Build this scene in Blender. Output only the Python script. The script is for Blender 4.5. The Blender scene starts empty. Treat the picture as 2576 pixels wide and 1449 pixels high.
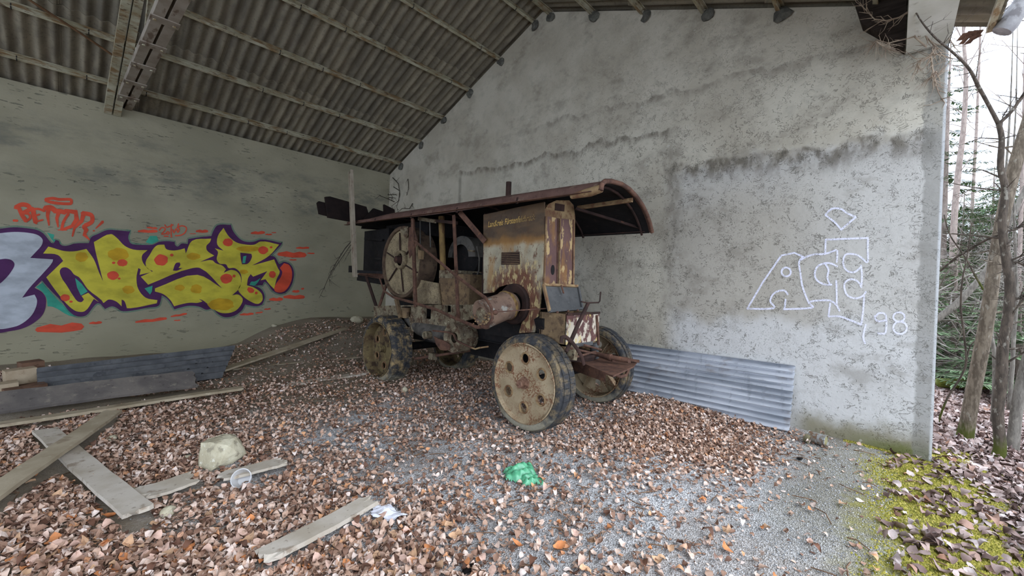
import bpy, math, random
import numpy as np
from mathutils import Vector, Matrix
from mathutils.geometry import tessellate_polygon
rnd = random.Random(7)
npr = np.random.default_rng(11)
PI = math.pi
SC = bpy.context.scene
COL = SC.collection

# ------------------------------------------------------------------ camera
FPX, YAW, PITCH, ROLL = 1024.06, 0.75, -0.005, 0.0365
EYE = Vector((-5.99, -10.444, 1.6))
_F = Vector((math.cos(PITCH)*math.cos(YAW), math.cos(PITCH)*math.sin(YAW), math.sin(PITCH)))
_R0 = Vector((math.sin(YAW), -math.cos(YAW), 0)); _U0 = _R0.cross(_F)
_R = _R0*math.cos(ROLL) + _U0*math.sin(ROLL)
_U = -_R0*math.sin(ROLL) + _U0*math.cos(ROLL)
cd = bpy.data.cameras.new('camera'); cam = bpy.data.objects.new('camera', cd); COL.objects.link(cam)
cd.sensor_width = 36; cd.lens = FPX*36/2576; cd.clip_start = 0.05; cd.clip_end = 500
m = Matrix((( _R.x, _U.x, -_F.x, EYE.x), (_R.y, _U.y, -_F.y, EYE.y), (_R.z, _U.z, -_F.z, EYE.z), (0, 0, 0, 1)))
cam.matrix_world = m
SC.camera = cam

# ------------------------------------------------------------------ world, sun, exposure
SC.view_settings.view_transform = 'Standard'; SC.view_settings.look = 'None'
SC.view_settings.gamma = 1.0; SC.view_settings.use_curve_mapping = False
SC.view_settings.exposure = 0.97
w = bpy.data.worlds.new('overcast'); SC.world = w; w.use_nodes = True
bg = w.node_tree.nodes['Background']
bg.inputs[0].default_value = (0.76, 0.88, 1.08, 1); bg.inputs[1].default_value = 1.75
sun = bpy.data.lights.new('hazy_sun', 'SUN'); sun.energy = 1.25; sun.angle = math.radians(60); sun.color = (.95, .97, 1)
so = bpy.data.objects.new('hazy_sun', sun); COL.objects.link(so)
so.rotation_euler = Vector((0.05, 0.85, -0.85)).to_track_quat('-Z', 'Y').to_euler()
SC.cycles.max_bounces = 8; SC.cycles.diffuse_bounces = 6

# ------------------------------------------------------------------ helpers: pixel rays and terrain
def ray(px, py):
    return _F + _R*((px-1288)/FPX) - _U*((py-724.5)/FPX)
def P(px, py, ax, val):
    """point where the sight line meets the plane axis = val (used to read real positions off the photograph)"""
    d = ray(px, py); return EYE + d*((val-EYE[ax])/d[ax])
def sst(a, b, x):
    t = min(1, max(0, (x-a)/(b-a))); return t*t*(3-2*t)
WPX = [-16, -4.6, -3.9, -3.5, -2.9, -2.0, 0.4]; WPZ = [.03, .03, .09, .17, .45, .62, .62]
def sstn(a, b, x):
    t = np.clip((x-a)/(b-a), 0, 1); return t*t*(3-2*t)
def Hn(x, y):
    x = np.asarray(x, float); y = np.asarray(y, float)
    pile = np.interp(x, WPX, WPZ)*(1-sstn(0.3, 3.6, -y))*(y > -8)
    h = pile + .018*np.sin(x*2.1+y*1.3)+.014*np.sin(y*3.7-x*1.1)+.008*np.sin(x*7.3+y*5.9) + .05*np.exp(-((x+0.7)**2/.6+(y+8.2)**2/.7))
    h = h*(1-.8*sstn(-.5, -9.5, y)*0)
    out = sstn(2.5, 30, x)*3.1 + .05*np.sin(x*.9+y*.7)*sstn(.5, 3, x)
    return h + out - .04*sstn(-10.6, -11.3, y)
def H(x, y):
    return float(Hn(x, y))
def G(px, py, dz=0.0):
    """terrain point seen at a pixel"""
    d = ray(px, py); t = 0.6
    while t < 60:
        p = EYE + d*t
        if p.z < H(p.x, p.y)+dz: break
        t += 0.01 if t < 12 else .05
    return EYE + d*t

# ------------------------------------------------------------------ helpers: materials
def s2l(c):
    return tuple((v/255/12.92 if v <= 10 else ((v/255+.055)/1.055)**2.4) for v in c[:3])
class NT:
    def __init__(self, name):
        self.m = bpy.data.materials.new(name); self.m.use_nodes = True
        self.t = self.m.node_tree; self.n = self.t.nodes; self.l = self.t.links
        self.b = self.n['Principled BSDF']; self.tc = self.n.new('ShaderNodeTexCoord')
        self.obj = self.tc.outputs['Object']
    def put(self, sock, v):
        if isinstance(v, bpy.types.NodeSocket): self.l.new(v, sock)
        elif isinstance(v, tuple) and len(v) == 3 and sock.type == 'RGBA': sock.default_value = (*v, 1)
        else: sock.default_value = v
    def math(self, op, a, b=0.0, c=None, clamp=False):
        k = self.n.new('ShaderNodeMath'); k.operation = op; k.use_clamp = clamp
        self.put(k.inputs[0], a); self.put(k.inputs[1], b)
        if c is not None: self.put(k.inputs[2], c)
        return k.outputs[0]
    def ramp(self, v, a, b, lo=0.0, hi=1.0):
        k = self.n.new('ShaderNodeMapRange'); k.interpolation_type = 'SMOOTHSTEP'
        self.put(k.inputs['Value'], v); k.inputs['From Min'].default_value = a; k.inputs['From Max'].default_value = b
        k.inputs['To Min'].default_value = lo; k.inputs['To Max'].default_value = hi
        return k.outputs[0]
    def noise(self, s, d=3.0, seed=0, dist=0.0, rough=.55):
        if not isinstance(s, tuple): s = (s, s, s)
        mp = self.n.new('ShaderNodeMapping'); self.l.new(self.obj, mp.inputs[0])
        mp.inputs['Scale'].default_value = s; mp.inputs['Location'].default_value = (seed*3.7+.31, seed*5.1+.77, seed*2.3+.13)
        k = self.n.new('ShaderNodeTexNoise'); self.l.new(mp.outputs[0], k.inputs['Vector'])
        k.inputs['Scale'].default_value = 1; k.inputs['Detail'].default_value = d; k.inputs['Distortion'].default_value = dist; k.inputs['Roughness'].default_value = rough
        return k.outputs[0]
    def voro(self, s, seed=0, feat='F1', out=0):
        if not isinstance(s, tuple): s = (s, s, s)
        mp = self.n.new('ShaderNodeMapping'); self.l.new(self.obj, mp.inputs[0])
        mp.inputs['Scale'].default_value = s; mp.inputs['Location'].default_value = (seed*3.7, seed*5.1, seed*2.3)
        k = self.n.new('ShaderNodeTexVoronoi'); k.feature = feat; self.l.new(mp.outputs[0], k.inputs['Vector']); k.inputs['Scale'].default_value = 1
        return k.outputs[out]
    def mix(self, f, a, b):
        k = self.n.new('ShaderNodeMix'); k.data_type = 'RGBA'
        self.put(k.inputs[0], f); self.put(k.inputs[6], a); self.put(k.inputs[7], b)
        return k.outputs[2]
    def xyz(self):
        k = self.n.new('ShaderNodeSeparateXYZ'); self.l.new(self.obj, k.inputs[0]); return k.outputs
    def cramp(self, f, stops, const=False):
        k = self.n.new('ShaderNodeValToRGB'); self.put(k.inputs[0], f); e = k.color_ramp.elements
        if const: k.color_ramp.interpolation = 'CONSTANT'
        while len(e) < len(stops): e.new(.5)
        for i, (p, c) in enumerate(stops): e[i].position = p; e[i].color = (*s2l(c), 1)
        return k.outputs[0]
    def bump(self, h, strength=.5, dist=.01):
        k = self.n.new('ShaderNodeBump'); k.inputs['Strength'].default_value = strength; k.inputs['Distance'].default_value = dist
        self.put(k.inputs['Height'], h)
        if self.b.inputs['Normal'].links: self.l.new(self.b.inputs['Normal'].links[0].from_socket, k.inputs['Normal'])
        self.l.new(k.outputs[0], self.b.inputs['Normal'])
    def alpha(self, f):
        self.put(self.b.inputs['Alpha'], f)
    def done(self, col, rough=.85, metal=0.0, spec=.25):
        self.put(self.b.inputs['Base Color'], col); self.put(self.b.inputs['Roughness'], rough)
        self.put(self.b.inputs['Metallic'], metal); self.b.inputs['Specular IOR Level'].default_value = spec
        return self.m

def mat(name, c1, c2=None, s=6, layers=(), rough=.85, metal=0.0, spec=.25, bumps=(), d=4):
    """base colour varied by noise between c1 and c2, then worn layers (colour, scale, low, high, opacity, seed)"""
    t = NT(name); col = s2l(c1)
    if c2: col = t.mix(t.ramp(t.noise(s, d, 1), .3, .7), s2l(c1), s2l(c2))
    for i, L in enumerate(layers):
        c, sc, lo, hi = L[:4]; op = L[4] if len(L) > 4 else 1.0; sd = L[5] if len(L) > 5 else i+3
        f = t.ramp(t.noise(sc, 5, sd, rough=.62), lo, hi, 0, op); col = t.mix(f, col, s2l(c))
    for sc, st, di in bumps: t.bump(t.noise(sc, 4, 9), st, di)
    return t.done(col, rough, metal, spec)

# ------------------------------------------------------------------ helpers: meshes and objects
class MB:
    def __init__(self): self.v = []; self.f = []
    def add(self, vs, fs):
        o = len(self.v); self.v += [tuple(v) for v in vs]; self.f += [tuple(i+o for i in f) for f in fs]; return self
    def box(self, c, s, rot=None):
        hx, hy, hz = s[0]/2, s[1]/2, s[2]/2; c = Vector(c)
        vs = [Vector((x, y, z)) for x in (-hx, hx) for y in (-hy, hy) for z in (-hz, hz)]
        if rot is not None: vs = [rot @ v for v in vs]
        return self.add([c+v for v in vs], [(0, 1, 3, 2), (4, 6, 7, 5), (0, 4, 5, 1), (2, 3, 7, 6), (0, 2, 6, 4), (1, 5, 7, 3)])
    def bar(self, a, b, w, h, up=(0, 0, 1)):
        a, b = Vector(a), Vector(b); d = (b-a); L = d.length; d.normalize(); up = Vector(up)
        s = d.cross(up)
        if s.length < 1e-4: s = d.cross(Vector((1, 0, 0)))
        s.normalize(); u = s.cross(d)
        R = Matrix((d, s, u)).transposed()
        return self.box((a+b)/2, (L, w, h), R)
    def angle(self, a, b, w, t=.008, up=(0, 0, 1), flip=1):
        """L-section iron"""
        a, b = Vector(a), Vector(b); d = (b-a).normalized(); s = d.cross(Vector(up))
        if s.length < 1e-4: s = d.cross(Vector((1, 0, 0)))
        s.normalize(); u = s.cross(d); s *= flip
        self.bar(a+s*w/2, b+s*w/2, w, t, up); return self.bar(a+u*w/2, b+u*w/2, t, w, up)
    def tube(self, pts, r, n=8, cap=True, flat=1.0):
        pts = [Vector(p) for p in pts]; m_ = len(pts)
        rs = list(r) if hasattr(r, '__len__') else [r]*m_
        vs = []; prev = None
        for i, p in enumerate(pts):
            d = (pts[min(i+1, m_-1)]-pts[max(i-1, 0)]).normalized()
            if prev is None:
                s = d.cross(Vector((0, 0, 1)))
                if s.length < .05: s = d.cross(Vector((0, 1, 0)))
            else: s = prev - d*prev.dot(d)
            s.normalize(); prev = s; u = d.cross(s)
            for k in range(n):
                a = 2*PI*k/n; vs.append(p + (s*math.cos(a)+u*math.sin(a)*flat)*rs[i])
        fs = [(i*n+k, i*n+(k+1) % n, (i+1)*n+(k+1) % n, (i+1)*n+k) for i in range(m_-1) for k in range(n)]
        if cap: fs += [tuple(range(n))[::-1], tuple((m_-1)*n+k for k in range(n))]
        return self.add(vs, fs)
    def lathe(self, prof, o, ax, n=40, close=False):
        """prof: (distance along axis, radius)"""
        o, ax = Vector(o), Vector(ax).normalized(); s = ax.cross(Vector((0, 0, 1)))
        if s.length < .05: s = ax.cross(Vector((0, 1, 0)))
        s.normalize(); u = s.cross(ax)
        if u.z < 0: u = -u
        vs = [o+ax*a+(s*math.cos(2*PI*k/n)+u*math.sin(2*PI*k/n))*max(r, 1e-4) for a, r in prof for k in range(n)]
        m_ = len(prof); rows = m_ if close else m_-1
        fs = [(i*n+k, i*n+(k+1) % n, ((i+1) % m_)*n+(k+1) % n, ((i+1) % m_)*n+k) for i in range(rows) for k in range(n)]
        return self.add(vs, fs)
    def poly(self, loops, to3, th=0.0, nrm=(0, 0, 1)):
        """flat polygon with holes, loops in 2D, to3 maps (u, v) to a point; th extrudes along nrm"""
        tri = tessellate_polygon([[Vector((a, b, 0)) for a, b in L] for L in loops])
        flat = [to3(a, b) for L in loops for a, b in L]; n = len(flat); nv = Vector(nrm)*th
        if not th: return self.add(flat, [tuple(t) for t in tri])
        vs = flat+[Vector(p)+nv for p in flat]; fs = [tuple(t) for t in tri]+[tuple(i+n for i in t)[::-1] for t in tri]
        o = 0
        for L in loops:
            k = len(L)
            for i in range(k): fs.append((o+i, o+(i+1) % k, o+(i+1) % k+n, o+i+n))
            o += k
        return self.add(vs, fs)
    def blob(self, c, r, seed=0, n=2, rough=.25, flatb=None):
        import bmesh
        bm = bmesh.new(); bmesh.ops.create_icosphere(bm, subdivisions=n, radius=1)
        rr = random.Random(seed); ks = [(Vector((rr.gauss(0, 1), rr.gauss(0, 1), rr.gauss(0, 1))).normalized(), rr.uniform(.3, .9), rr.uniform(.4, 1)) for _ in range(9)]
        vs = []
        for v in bm.verts:
            q = v.co.copy(); f = 1.0
            for kd, off, a in ks:
                t = q.dot(kd)-off
                if t > 0: f -= rough*a*t*2
            f += rr.uniform(-.03, .03)
            q = q*f; vs.append((c[0]+q.x*r[0], c[1]+q.y*r[1], c[2]+q.z*r[2]))
        fs = [tuple(v.index for v in fa.verts) for fa in bm.faces]; bm.free()
        return self.add(vs, fs)
    def build(self, name, material, parent=None, origin=None, smooth=False):
        o = ROOT(parent) if parent is not None else (Vector(origin) if origin is not None else Vector((0, 0, 0)))
        me = bpy.data.meshes.new(name)
        me.from_pydata([(v[0]-o[0], v[1]-o[1], v[2]-o[2]) for v in self.v], [], self.f)
        me.materials.append(material)
        import bmesh
        bm = bmesh.new(); bm.from_mesh(me); bmesh.ops.recalc_face_normals(bm, faces=bm.faces); bm.to_mesh(me); bm.free()
        if smooth is True: me.shade_smooth()
        elif smooth:
            me.shade_smooth(); me.set_sharp_from_angle(angle=math.radians(smooth))
        ob = bpy.data.objects.new(name, me); COL.objects.link(ob)
        if parent is not None: ob.parent = parent
        else: ob.location = o
        return ob
def ROOT(o):
    while o.parent is not None: o = o.parent
    return o.location
def tag(o, label=None, cat=None, group=None, kind=None):
    if label: o['label'] = label
    if cat: o['category'] = cat
    if group: o['group'] = group
    if kind: o['kind'] = kind
    return o
def thing(name, label, cat, loc=(0, 0, 0), group=None, kind=None):
    o = bpy.data.objects.new(name, None); o.empty_display_size = .1; COL.objects.link(o); o.location = Vector(loc)
    return tag(o, label, cat, group, kind)
def npmesh(name, V, F, material, parent=None, smooth=False):
    """fast mesh from numpy arrays (faces all of one size)"""
    me = bpy.data.meshes.new(name); nv, nf, k = len(V), len(F), F.shape[1]
    me.vertices.add(nv); me.vertices.foreach_set('co', V.astype(np.float32).ravel())
    me.loops.add(nf*k); me.loops.foreach_set('vertex_index', F.astype(np.int32).ravel())
    me.polygons.add(nf); me.polygons.foreach_set('loop_start', np.arange(0, nf*k, k, dtype=np.int32)); me.polygons.foreach_set('loop_total', np.full(nf, k, dtype=np.int32))
    me.update(calc_edges=True); me.materials.append(material)
    if smooth: me.shade_smooth()
    o = bpy.data.objects.new(name, me); COL.objects.link(o)
    if parent is not None: o.parent = parent
    return o
def arc(cx, cy, r, a0=0, a1=2*PI, n=24, ry=None):
    full = abs(a1-a0-2*PI) < 1e-6
    return [(cx+r*math.cos(a0+(a1-a0)*i/(n if full else n-1)), cy+(ry or r)*math.sin(a0+(a1-a0)*i/(n if full else n-1))) for i in range(n)]
# ------------------------------------------------------------------ the barn: plaster walls
W_, HE, TS = 10.796, 4.634, 0.4162           # depth of the barn, eave height, roof slope
def roofz(y): return HE + TS*min(-y, W_+y)
def plaster_right():
    t = NT('plaster_gable'); x, y, z = t.xyz()
    n1 = t.noise(1.1, 5, 1); n2 = t.noise(5, 5, 2); n3 = t.noise(28, 3, 3)
    c = t.mix(t.ramp(n1, .35, .65), s2l((190, 182, 164)), s2l((172, 163, 145)))
    c = t.mix(t.ramp(n2, .5, .75, 0, .4), c, s2l((150, 144, 130)))
    # fresh grey coat low on the front half, older browner coat above
    low = t.math('MULTIPLY', t.ramp(t.math('ADD', y, t.math('MULTIPLY', n2, .3)), -7.7, -8.2), t.ramp(t.math('ADD', z, t.math('MULTIPLY', n2, .5)), 3.75, 3.45))
    c = t.mix(t.math('MULTIPLY', low, .65), c, s2l((188, 185, 180)))
    wz = t.math('ADD', z, t.math('MULTIPLY', t.math('SUBTRACT', n1, .5), .9))
    front = t.ramp(y, -7.9, -8.3)
    c = t.mix(t.math('MULTIPLY', t.math('MULTIPLY', front, t.math('MULTIPLY', t.ramp(wz, 1.2, 1.45), t.ramp(wz, 3.4, 2.6))), t.ramp(y, -10.3, -9.2, 0, .5)), c, s2l((156, 145, 124)))
    c = t.mix(t.math('MULTIPLY', t.math('MULTIPLY', front, t.ramp(wz, 1.4, 1.15)), .55), c, s2l((204, 202, 198)))
    # seams where coats meet, with grime hanging below
    wob = t.math('MULTIPLY', t.math('SUBTRACT', t.noise((1, 2.2, 1), 5, 7), .5), .5)
    fine = t.ramp(t.noise((3, 9, 5), 4, 8), .38, .62)
    def seam(y0, z0, y1, z1, wd, drop, op, colr):
        nonlocal c
        k = (z1-z0)/(y1-y0)
        dz = t.math('ADD', t.math('SUBTRACT', t.math('ADD', t.math('MULTIPLY', t.math('SUBTRACT', y, y0), k), z0), z), wob)
        a = t.math('MULTIPLY', t.ramp(dz, -wd, 0), t.ramp(dz, drop, wd*.4))
        rng = t.math('MULTIPLY', t.ramp(y, y1-.15, y1+.15), t.ramp(y, y0+.15, y0-.15))
        f = t.math('MULTIPLY', t.math('MULTIPLY', a, rng), t.math('MULTIPLY', t.math('ADD', t.math('MULTIPLY', fine, .7), .3), op), clamp=True)
        c = t.mix(f, c, s2l(colr))
    seam(-3.0, 4.14, -8.0, 4.03, .03, .16, .75, (98, 90, 78))
    seam(-8.0, 3.46, -10.75, 3.33, .06, .38, .85, (92, 84, 72))
    seam(-5.3, 4.72, -10.3, 4.45, .03, .14, .5, (105, 97, 86))
    dv = t.math('ABSOLUTE', t.math('ADD', t.math('SUBTRACT', y, -8.02), t.math('MULTIPLY', wob, .35)))
    c = t.mix(t.math('MULTIPLY', t.math('MULTIPLY', t.ramp(dv, .2, .02), t.ramp(z, 4.1, 3.6)), t.math('MULTIPLY', t.ramp(z, .9, 2.2), t.math('ADD', t.math('MULTIPLY', fine, .4), .2))), c, s2l((112, 104, 92)))
    dv2 = t.math('ABSOLUTE', t.math('ADD', t.math('SUBTRACT', y, -3.1), t.math('MULTIPLY', wob, .2)))
    c = t.mix(t.math('MULTIPLY', t.ramp(dv2, .08, .01), t.math('MULTIPLY', t.ramp(z, 4.15, 4.0), .5)), c, s2l((105, 100, 88)))
    c = t.mix(t.math('MULTIPLY', t.ramp(t.noise((2, 1.6, 2.5), 6, 12, rough=.7), .5, .68), .45), c, s2l((118, 110, 97)))
    # trowel gouges
    wv = t.math('ABSOLUTE', t.math('SUBTRACT', t.noise((9, 9, 12), 2.5, 21, 1.4), .5))
    g = t.math('MULTIPLY', t.math('SUBTRACT', t.math('MULTIPLY', t.noise(5, 2, 28), .045), wv), t.ramp(t.noise(9, 2, 22), .52, .58))
    wv2 = t.math('ABSOLUTE', t.math('SUBTRACT', t.noise((19, 19, 24), 2, 25, .9), .5))
    g2 = t.math('MULTIPLY', t.ramp(wv2, .03, .008), t.ramp(t.noise(12, 2, 26), .54, .6))
    g = t.ramp(g, 0, .014)
    pits = t.math('MULTIPLY', t.ramp(t.noise(62, 3, 41, rough=.7), .6, .68), t.ramp(t.noise(2.6, 4, 42), .46, .62))
    g = t.math('MAXIMUM', t.math('MAXIMUM', g, t.math('MULTIPLY', g2, .8)), t.math('MULTIPLY', pits, .9))
    g = t.math('MULTIPLY', g, t.math('MULTIPLY', t.ramp(y, -2.5, -8.0), t.ramp(z, 5.6, 3.2, .25, 1)))
    c = t.mix(t.math('MULTIPLY', g, .62), c, s2l((92, 88, 78)))
    # dirt and moss at the foot of the wall, worn pale arris
    f = t.math('MULTIPLY', t.ramp(t.math('SUBTRACT', z, t.math('MULTIPLY', n2, .35)), .16, -.1), t.ramp(y, -9.5, -9.8))
    c = t.mix(t.math('MULTIPLY', f, .85), c, s2l((120, 112, 84)))
    f = t.math('MULTIPLY', t.ramp(t.math('SUBTRACT', z, t.math('MULTIPLY', n2, .22)), .04, -.1), t.ramp(y, -10.0, -10.5))
    c = t.mix(t.math('MULTIPLY', f, .85), c, s2l((98, 102, 54)))
    ed = t.math('ADD', y, t.math('MULTIPLY', n2, .12))
    c = t.mix(t.math('MULTIPLY', t.ramp(ed, -10.575, -10.6), .6), c, s2l((124, 121, 113)))
    c = t.mix(t.math('MULTIPLY', t.ramp(y, -10.768, -10.785), .7), c, s2l((206, 206, 204)))
    # peeling paler spots and mildew blotches
    c = t.mix(t.math('MULTIPLY', t.ramp(t.noise(9, 4, 31), .66, .72), .35), c, s2l((205, 200, 188)))
    t.bump(n3, .25, .01); t.bump(n2, .35, .03); t.bump(t.math('SUBTRACT', 1.0, g), .6, .012)
    return t.done(c, .95, 0, .1)
def plaster_left():
    t = NT('plaster_back'); x, y, z = t.xyz()
    n1 = t.noise((.9, 1, 1.4), 5, 1); n2 = t.noise((4, 4, 8), 5, 2)
    c = t.mix(t.ramp(n1, .35, .65), s2l((156, 149, 126)), s2l((142, 136, 114)))
    c = t.mix(t.ramp(n2, .55, .75, 0, .35), c, s2l((140, 138, 122)))
    b = t.math('MULTIPLY', t.ramp(z, 2.85, 3.3), t.ramp(z, 4.3, 3.9))
    mo = t.ramp(t.noise((.9, 1, 2.2), 7, 4, rough=.72), .42, .66)
    c = t.mix(t.math('MULTIPLY', t.math('MULTIPLY', b, mo), .7), c, s2l((98, 98, 90)))
    sc = t.math('MULTIPLY', t.ramp(t.noise((7, 7, 30), 3, 5), .62, .67), t.ramp(t.noise(2, 2, 6), .45, .6))
    c = t.mix(t.math('MULTIPLY', sc, .6), c, s2l((84, 84, 76)))
    c = t.mix(t.math('MULTIPLY', t.ramp(z, 1.3, .2), .3), c, s2l((150, 142, 112)))
    t.bump(t.noise(30, 3, 3), .2, .008); t.bump(n2, .3, .02); t.bump(t.math('SUBTRACT', 1.0, sc), .7, .012)
    return t.done(c, .95, 0, .1)
MR, ML = plaster_right(), plaster_left()

ps = [(0, -.3)] + [(-W_, -.3), (-W_, HE-.02), (-W_/2, roofz(-W_/2)-.02), (0, HE-.02)]
tag(MB().poly([[(a, b) for a, b in ps]], lambda a, b: Vector((0, a, b)), .3, (1, 0, 0)).build('wall_right', MR), 'grey roughcast gable wall with trowel gouges and dark seams', None, None, 'structure')
wl = MB().poly([[(-16, -.3), (.3, -.3), (.3, HE-.02), (-16, HE-.02)]], lambda a, b: Vector((a, 0, b)), .3, (0, 1, 0)).build('wall_left', ML)
tag(wl, 'plastered back wall with graffiti and mildew band', None, None, 'structure')


# ------------------------------------------------------------------ floor and forest ground
def floor_mat():
    t = NT('gravel_floor'); x, y, z = t.xyz()
    v = t.voro(115, 1, out=1); vd = t.voro(115, 1); v2 = t.voro(31, 2, out=1)
    sep = t.n.new('ShaderNodeSeparateColor'); t.l.new(v, sep.inputs[0]); r = sep.outputs[0]
    c = t.cramp(r, [(0, (112, 110, 108)), (.3, (166, 165, 164)), (.65, (198, 197, 196)), (1, (232, 231, 230))])
    n = t.noise(1.3, 5, 3); n5 = t.noise(9, 4, 4)
    c = t.mix(t.ramp(n, .4, .64, 0, .5), c, s2l((140, 126, 112)))
    # bare trodden earth near the back pile and along the left
    dirt = t.math('MAXIMUM', t.ramp(t.math('ADD', y, t.math('MULTIPLY', n, 1.2)), -5.2, -3.9), t.ramp(t.math('SUBTRACT', x, t.math('MULTIPLY', n, 1.2)), -5.2, -6.6))
    c = t.mix(t.math('MULTIPLY', dirt, .9), c, t.mix(n5, s2l((118, 104, 84)), s2l((142, 128, 106))))
    # damp brown band beside the moss, green film along the drip line
    e = t.math('ADD', y, t.math('MULTIPLY', t.math('SUBTRACT', n, .5), .9))
    dl = t.math('MULTIPLY', t.ramp(e, -9.5, -10.05), t.ramp(x, -3.6, -2.0))
    c = t.mix(t.math('MULTIPLY', dl, .75), c, t.mix(n5, s2l((98, 92, 74)), s2l((128, 122, 104))))
    e2 = t.math('ADD', y, t.math('MULTIPLY', t.math('SUBTRACT', n5, .5), .5))
    mo = t.math('MULTIPLY', t.ramp(e2, -10.15, -10.5), t.ramp(e2, -11.45, -11.1))
    mo = t.math('MULTIPLY', mo, t.ramp(t.noise(2.3, 5, 6), .36, .52))
    c = t.mix(t.math('MULTIPLY', mo, .9), c, t.mix(t.noise(40, 3, 7), s2l((112, 112, 44)), s2l((160, 150, 66))))
    soil = t.ramp(e2, -11.1, -11.6)
    c = t.mix(soil, c, t.mix(n5, s2l((92, 80, 72)), s2l((128, 112, 102))))
    t.bump(t.math('MULTIPLY', vd, t.math('SUBTRACT', 1.0, dirt)), .7, .012); t.bump(t.math('MULTIPLY', t.noise(34, 5, 17, rough=.7), dirt), .6, .03); t.bump(n5, .4, .03)
    return t.done(c, .95, 0, .15)
MF = floor_mat()
def grid(x0, x1, y0, y1, st):
    xs = np.arange(x0, x1+st/2, st); ys = np.arange(y0, y1+st/2, st); X, Y = np.meshgrid(xs, ys)
    Z = Hn(X, Y); V = np.stack([X, Y, Z], -1).reshape(-1, 3); nx = len(xs); i = np.arange(len(ys)-1)[:, None]*nx+np.arange(nx-1)[None]
    return V, np.stack([i, i+1, i+nx+1, i+nx], -1).reshape(-1, 4)
fl = npmesh('floor', *grid(-16, .15, -15, .15, .07), MF, None, True)
tag(fl, 'pale gravel and trodden earth floor rising to a dirt heap in the corner', None, None, 'structure')
def forest_mat():
    t = NT('forest_floor'); n = t.noise(14, 4, 1); n2 = t.noise(1.2, 4, 2)
    sep = t.n.new('ShaderNodeSeparateColor'); t.l.new(t.voro((13, 13, 5), 1, out=1), sep.inputs[0])
    c = t.cramp(sep.outputs[0], [(0, (96, 74, 66)), (.4, (150, 124, 112)), (.75, (190, 168, 158)), (1, (214, 198, 192))])
    c = t.mix(t.ramp(n, .5, .7, 0, .5), c, s2l((84, 70, 60)))
    c = t.mix(t.ramp(n2, .6, .72, 0, .6), c, s2l((120, 130, 56)))
    t.bump(n, .8, .05)
    return t.done(c, .9, 0, .2)
tag(npmesh('ground', *grid(.15, 50.15, -45, 12, .5), forest_mat(), None, True), 'leaf covered forest ground outside the barn', None, None, 'structure')

# ------------------------------------------------------------------ corrugated roof
def roof_mat():
    t = NT('fibre_cement'); x, y, z = t.xyz()
    n = t.noise((5, 1.2, 1.2), 5, 1); n2 = t.noise(26, 4, 2)
    c = t.mix(t.ramp(n, .35, .68), s2l((144, 134, 114)), s2l((106, 98, 84)))
    c = t.mix(t.ramp(n2, .5, .75, 0, .45), c, s2l((70, 66, 60)))
    c = t.mix(t.ramp(t.noise((6, .9, .9), 4, 8), .6, .75, 0, .4), c, s2l((118, 96, 84)))
    oi = t.n.new('ShaderNodeObjectInfo'); c = t.mix(t.math('MULTIPLY', oi.outputs['Random'], .35), c, s2l((88, 86, 80)))
    t.bump(n2, .3, .006)
    return t.done(c, .95, 0, .1)
MROOF = roof_mat()
ceil = thing('ceiling', 'corrugated fibre cement roof on pale steel purlins', None, (0, 0, 0), None, 'structure')
PITCH_, WAVES, SHW = .16, 6, 6*.16
def sheet_mesh(L):
    n = WAVES*8+1+3; xs = np.linspace(0, SHW*n/(WAVES*8+1)*.995, n); zz = (.024)*np.cos(xs/PITCH_*2*PI)
    V = []
    for dz in (0, .008):
        for s in (0, L):
            V += [(xx, s, zz[i]+dz) for i, xx in enumerate(xs)]
    F = [(i, i+1, n+i+1, n+i) for i in range(n-1)]+[(2*n+i, 3*n+i, 3*n+i+1, 2*n+i+1) for i in range(n-1)]
    F += [(i, 2*n+i, 2*n+i+1, i+1) for i in range(n-1)]+[(n+i, n+i+1, 3*n+i+1, 3*n+i) for i in range(n-1)]
    F += [(0, n, 3*n, 2*n), (n-1, 3*n-1, 4*n-1, 2*n-1)]
    me = bpy.data.meshes.new('roof_sheet'); me.from_pydata(V, [], F); me.materials.append(MROOF); me.shade_smooth(); me.set_sharp_from_angle(angle=.8); return me
SL = math.hypot(1, TS); LROW = 2.08; smesh = sheet_mesh(LROW+.12)
ang = math.atan(TS)
for side in (0, 1):
    for row in range(3):
        for k in range(16):
            o = bpy.data.objects.new('roof_sheet', smesh); COL.objects.link(o); o.parent = ceil
            s0 = -.42+row*LROW                   # distance up the slope from the eave line
            x0 = .52-(k+1)*SHW
            y0 = s0/SL; zz = HE+TS*y0+.05+row*.012
            if side == 0: o.location = (x0+SHW, -y0, zz); o.rotation_euler = (ang, 0, PI)
            else: o.location = (x0, -W_+y0, zz); o.rotation_euler = (ang, 0, 0)
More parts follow.
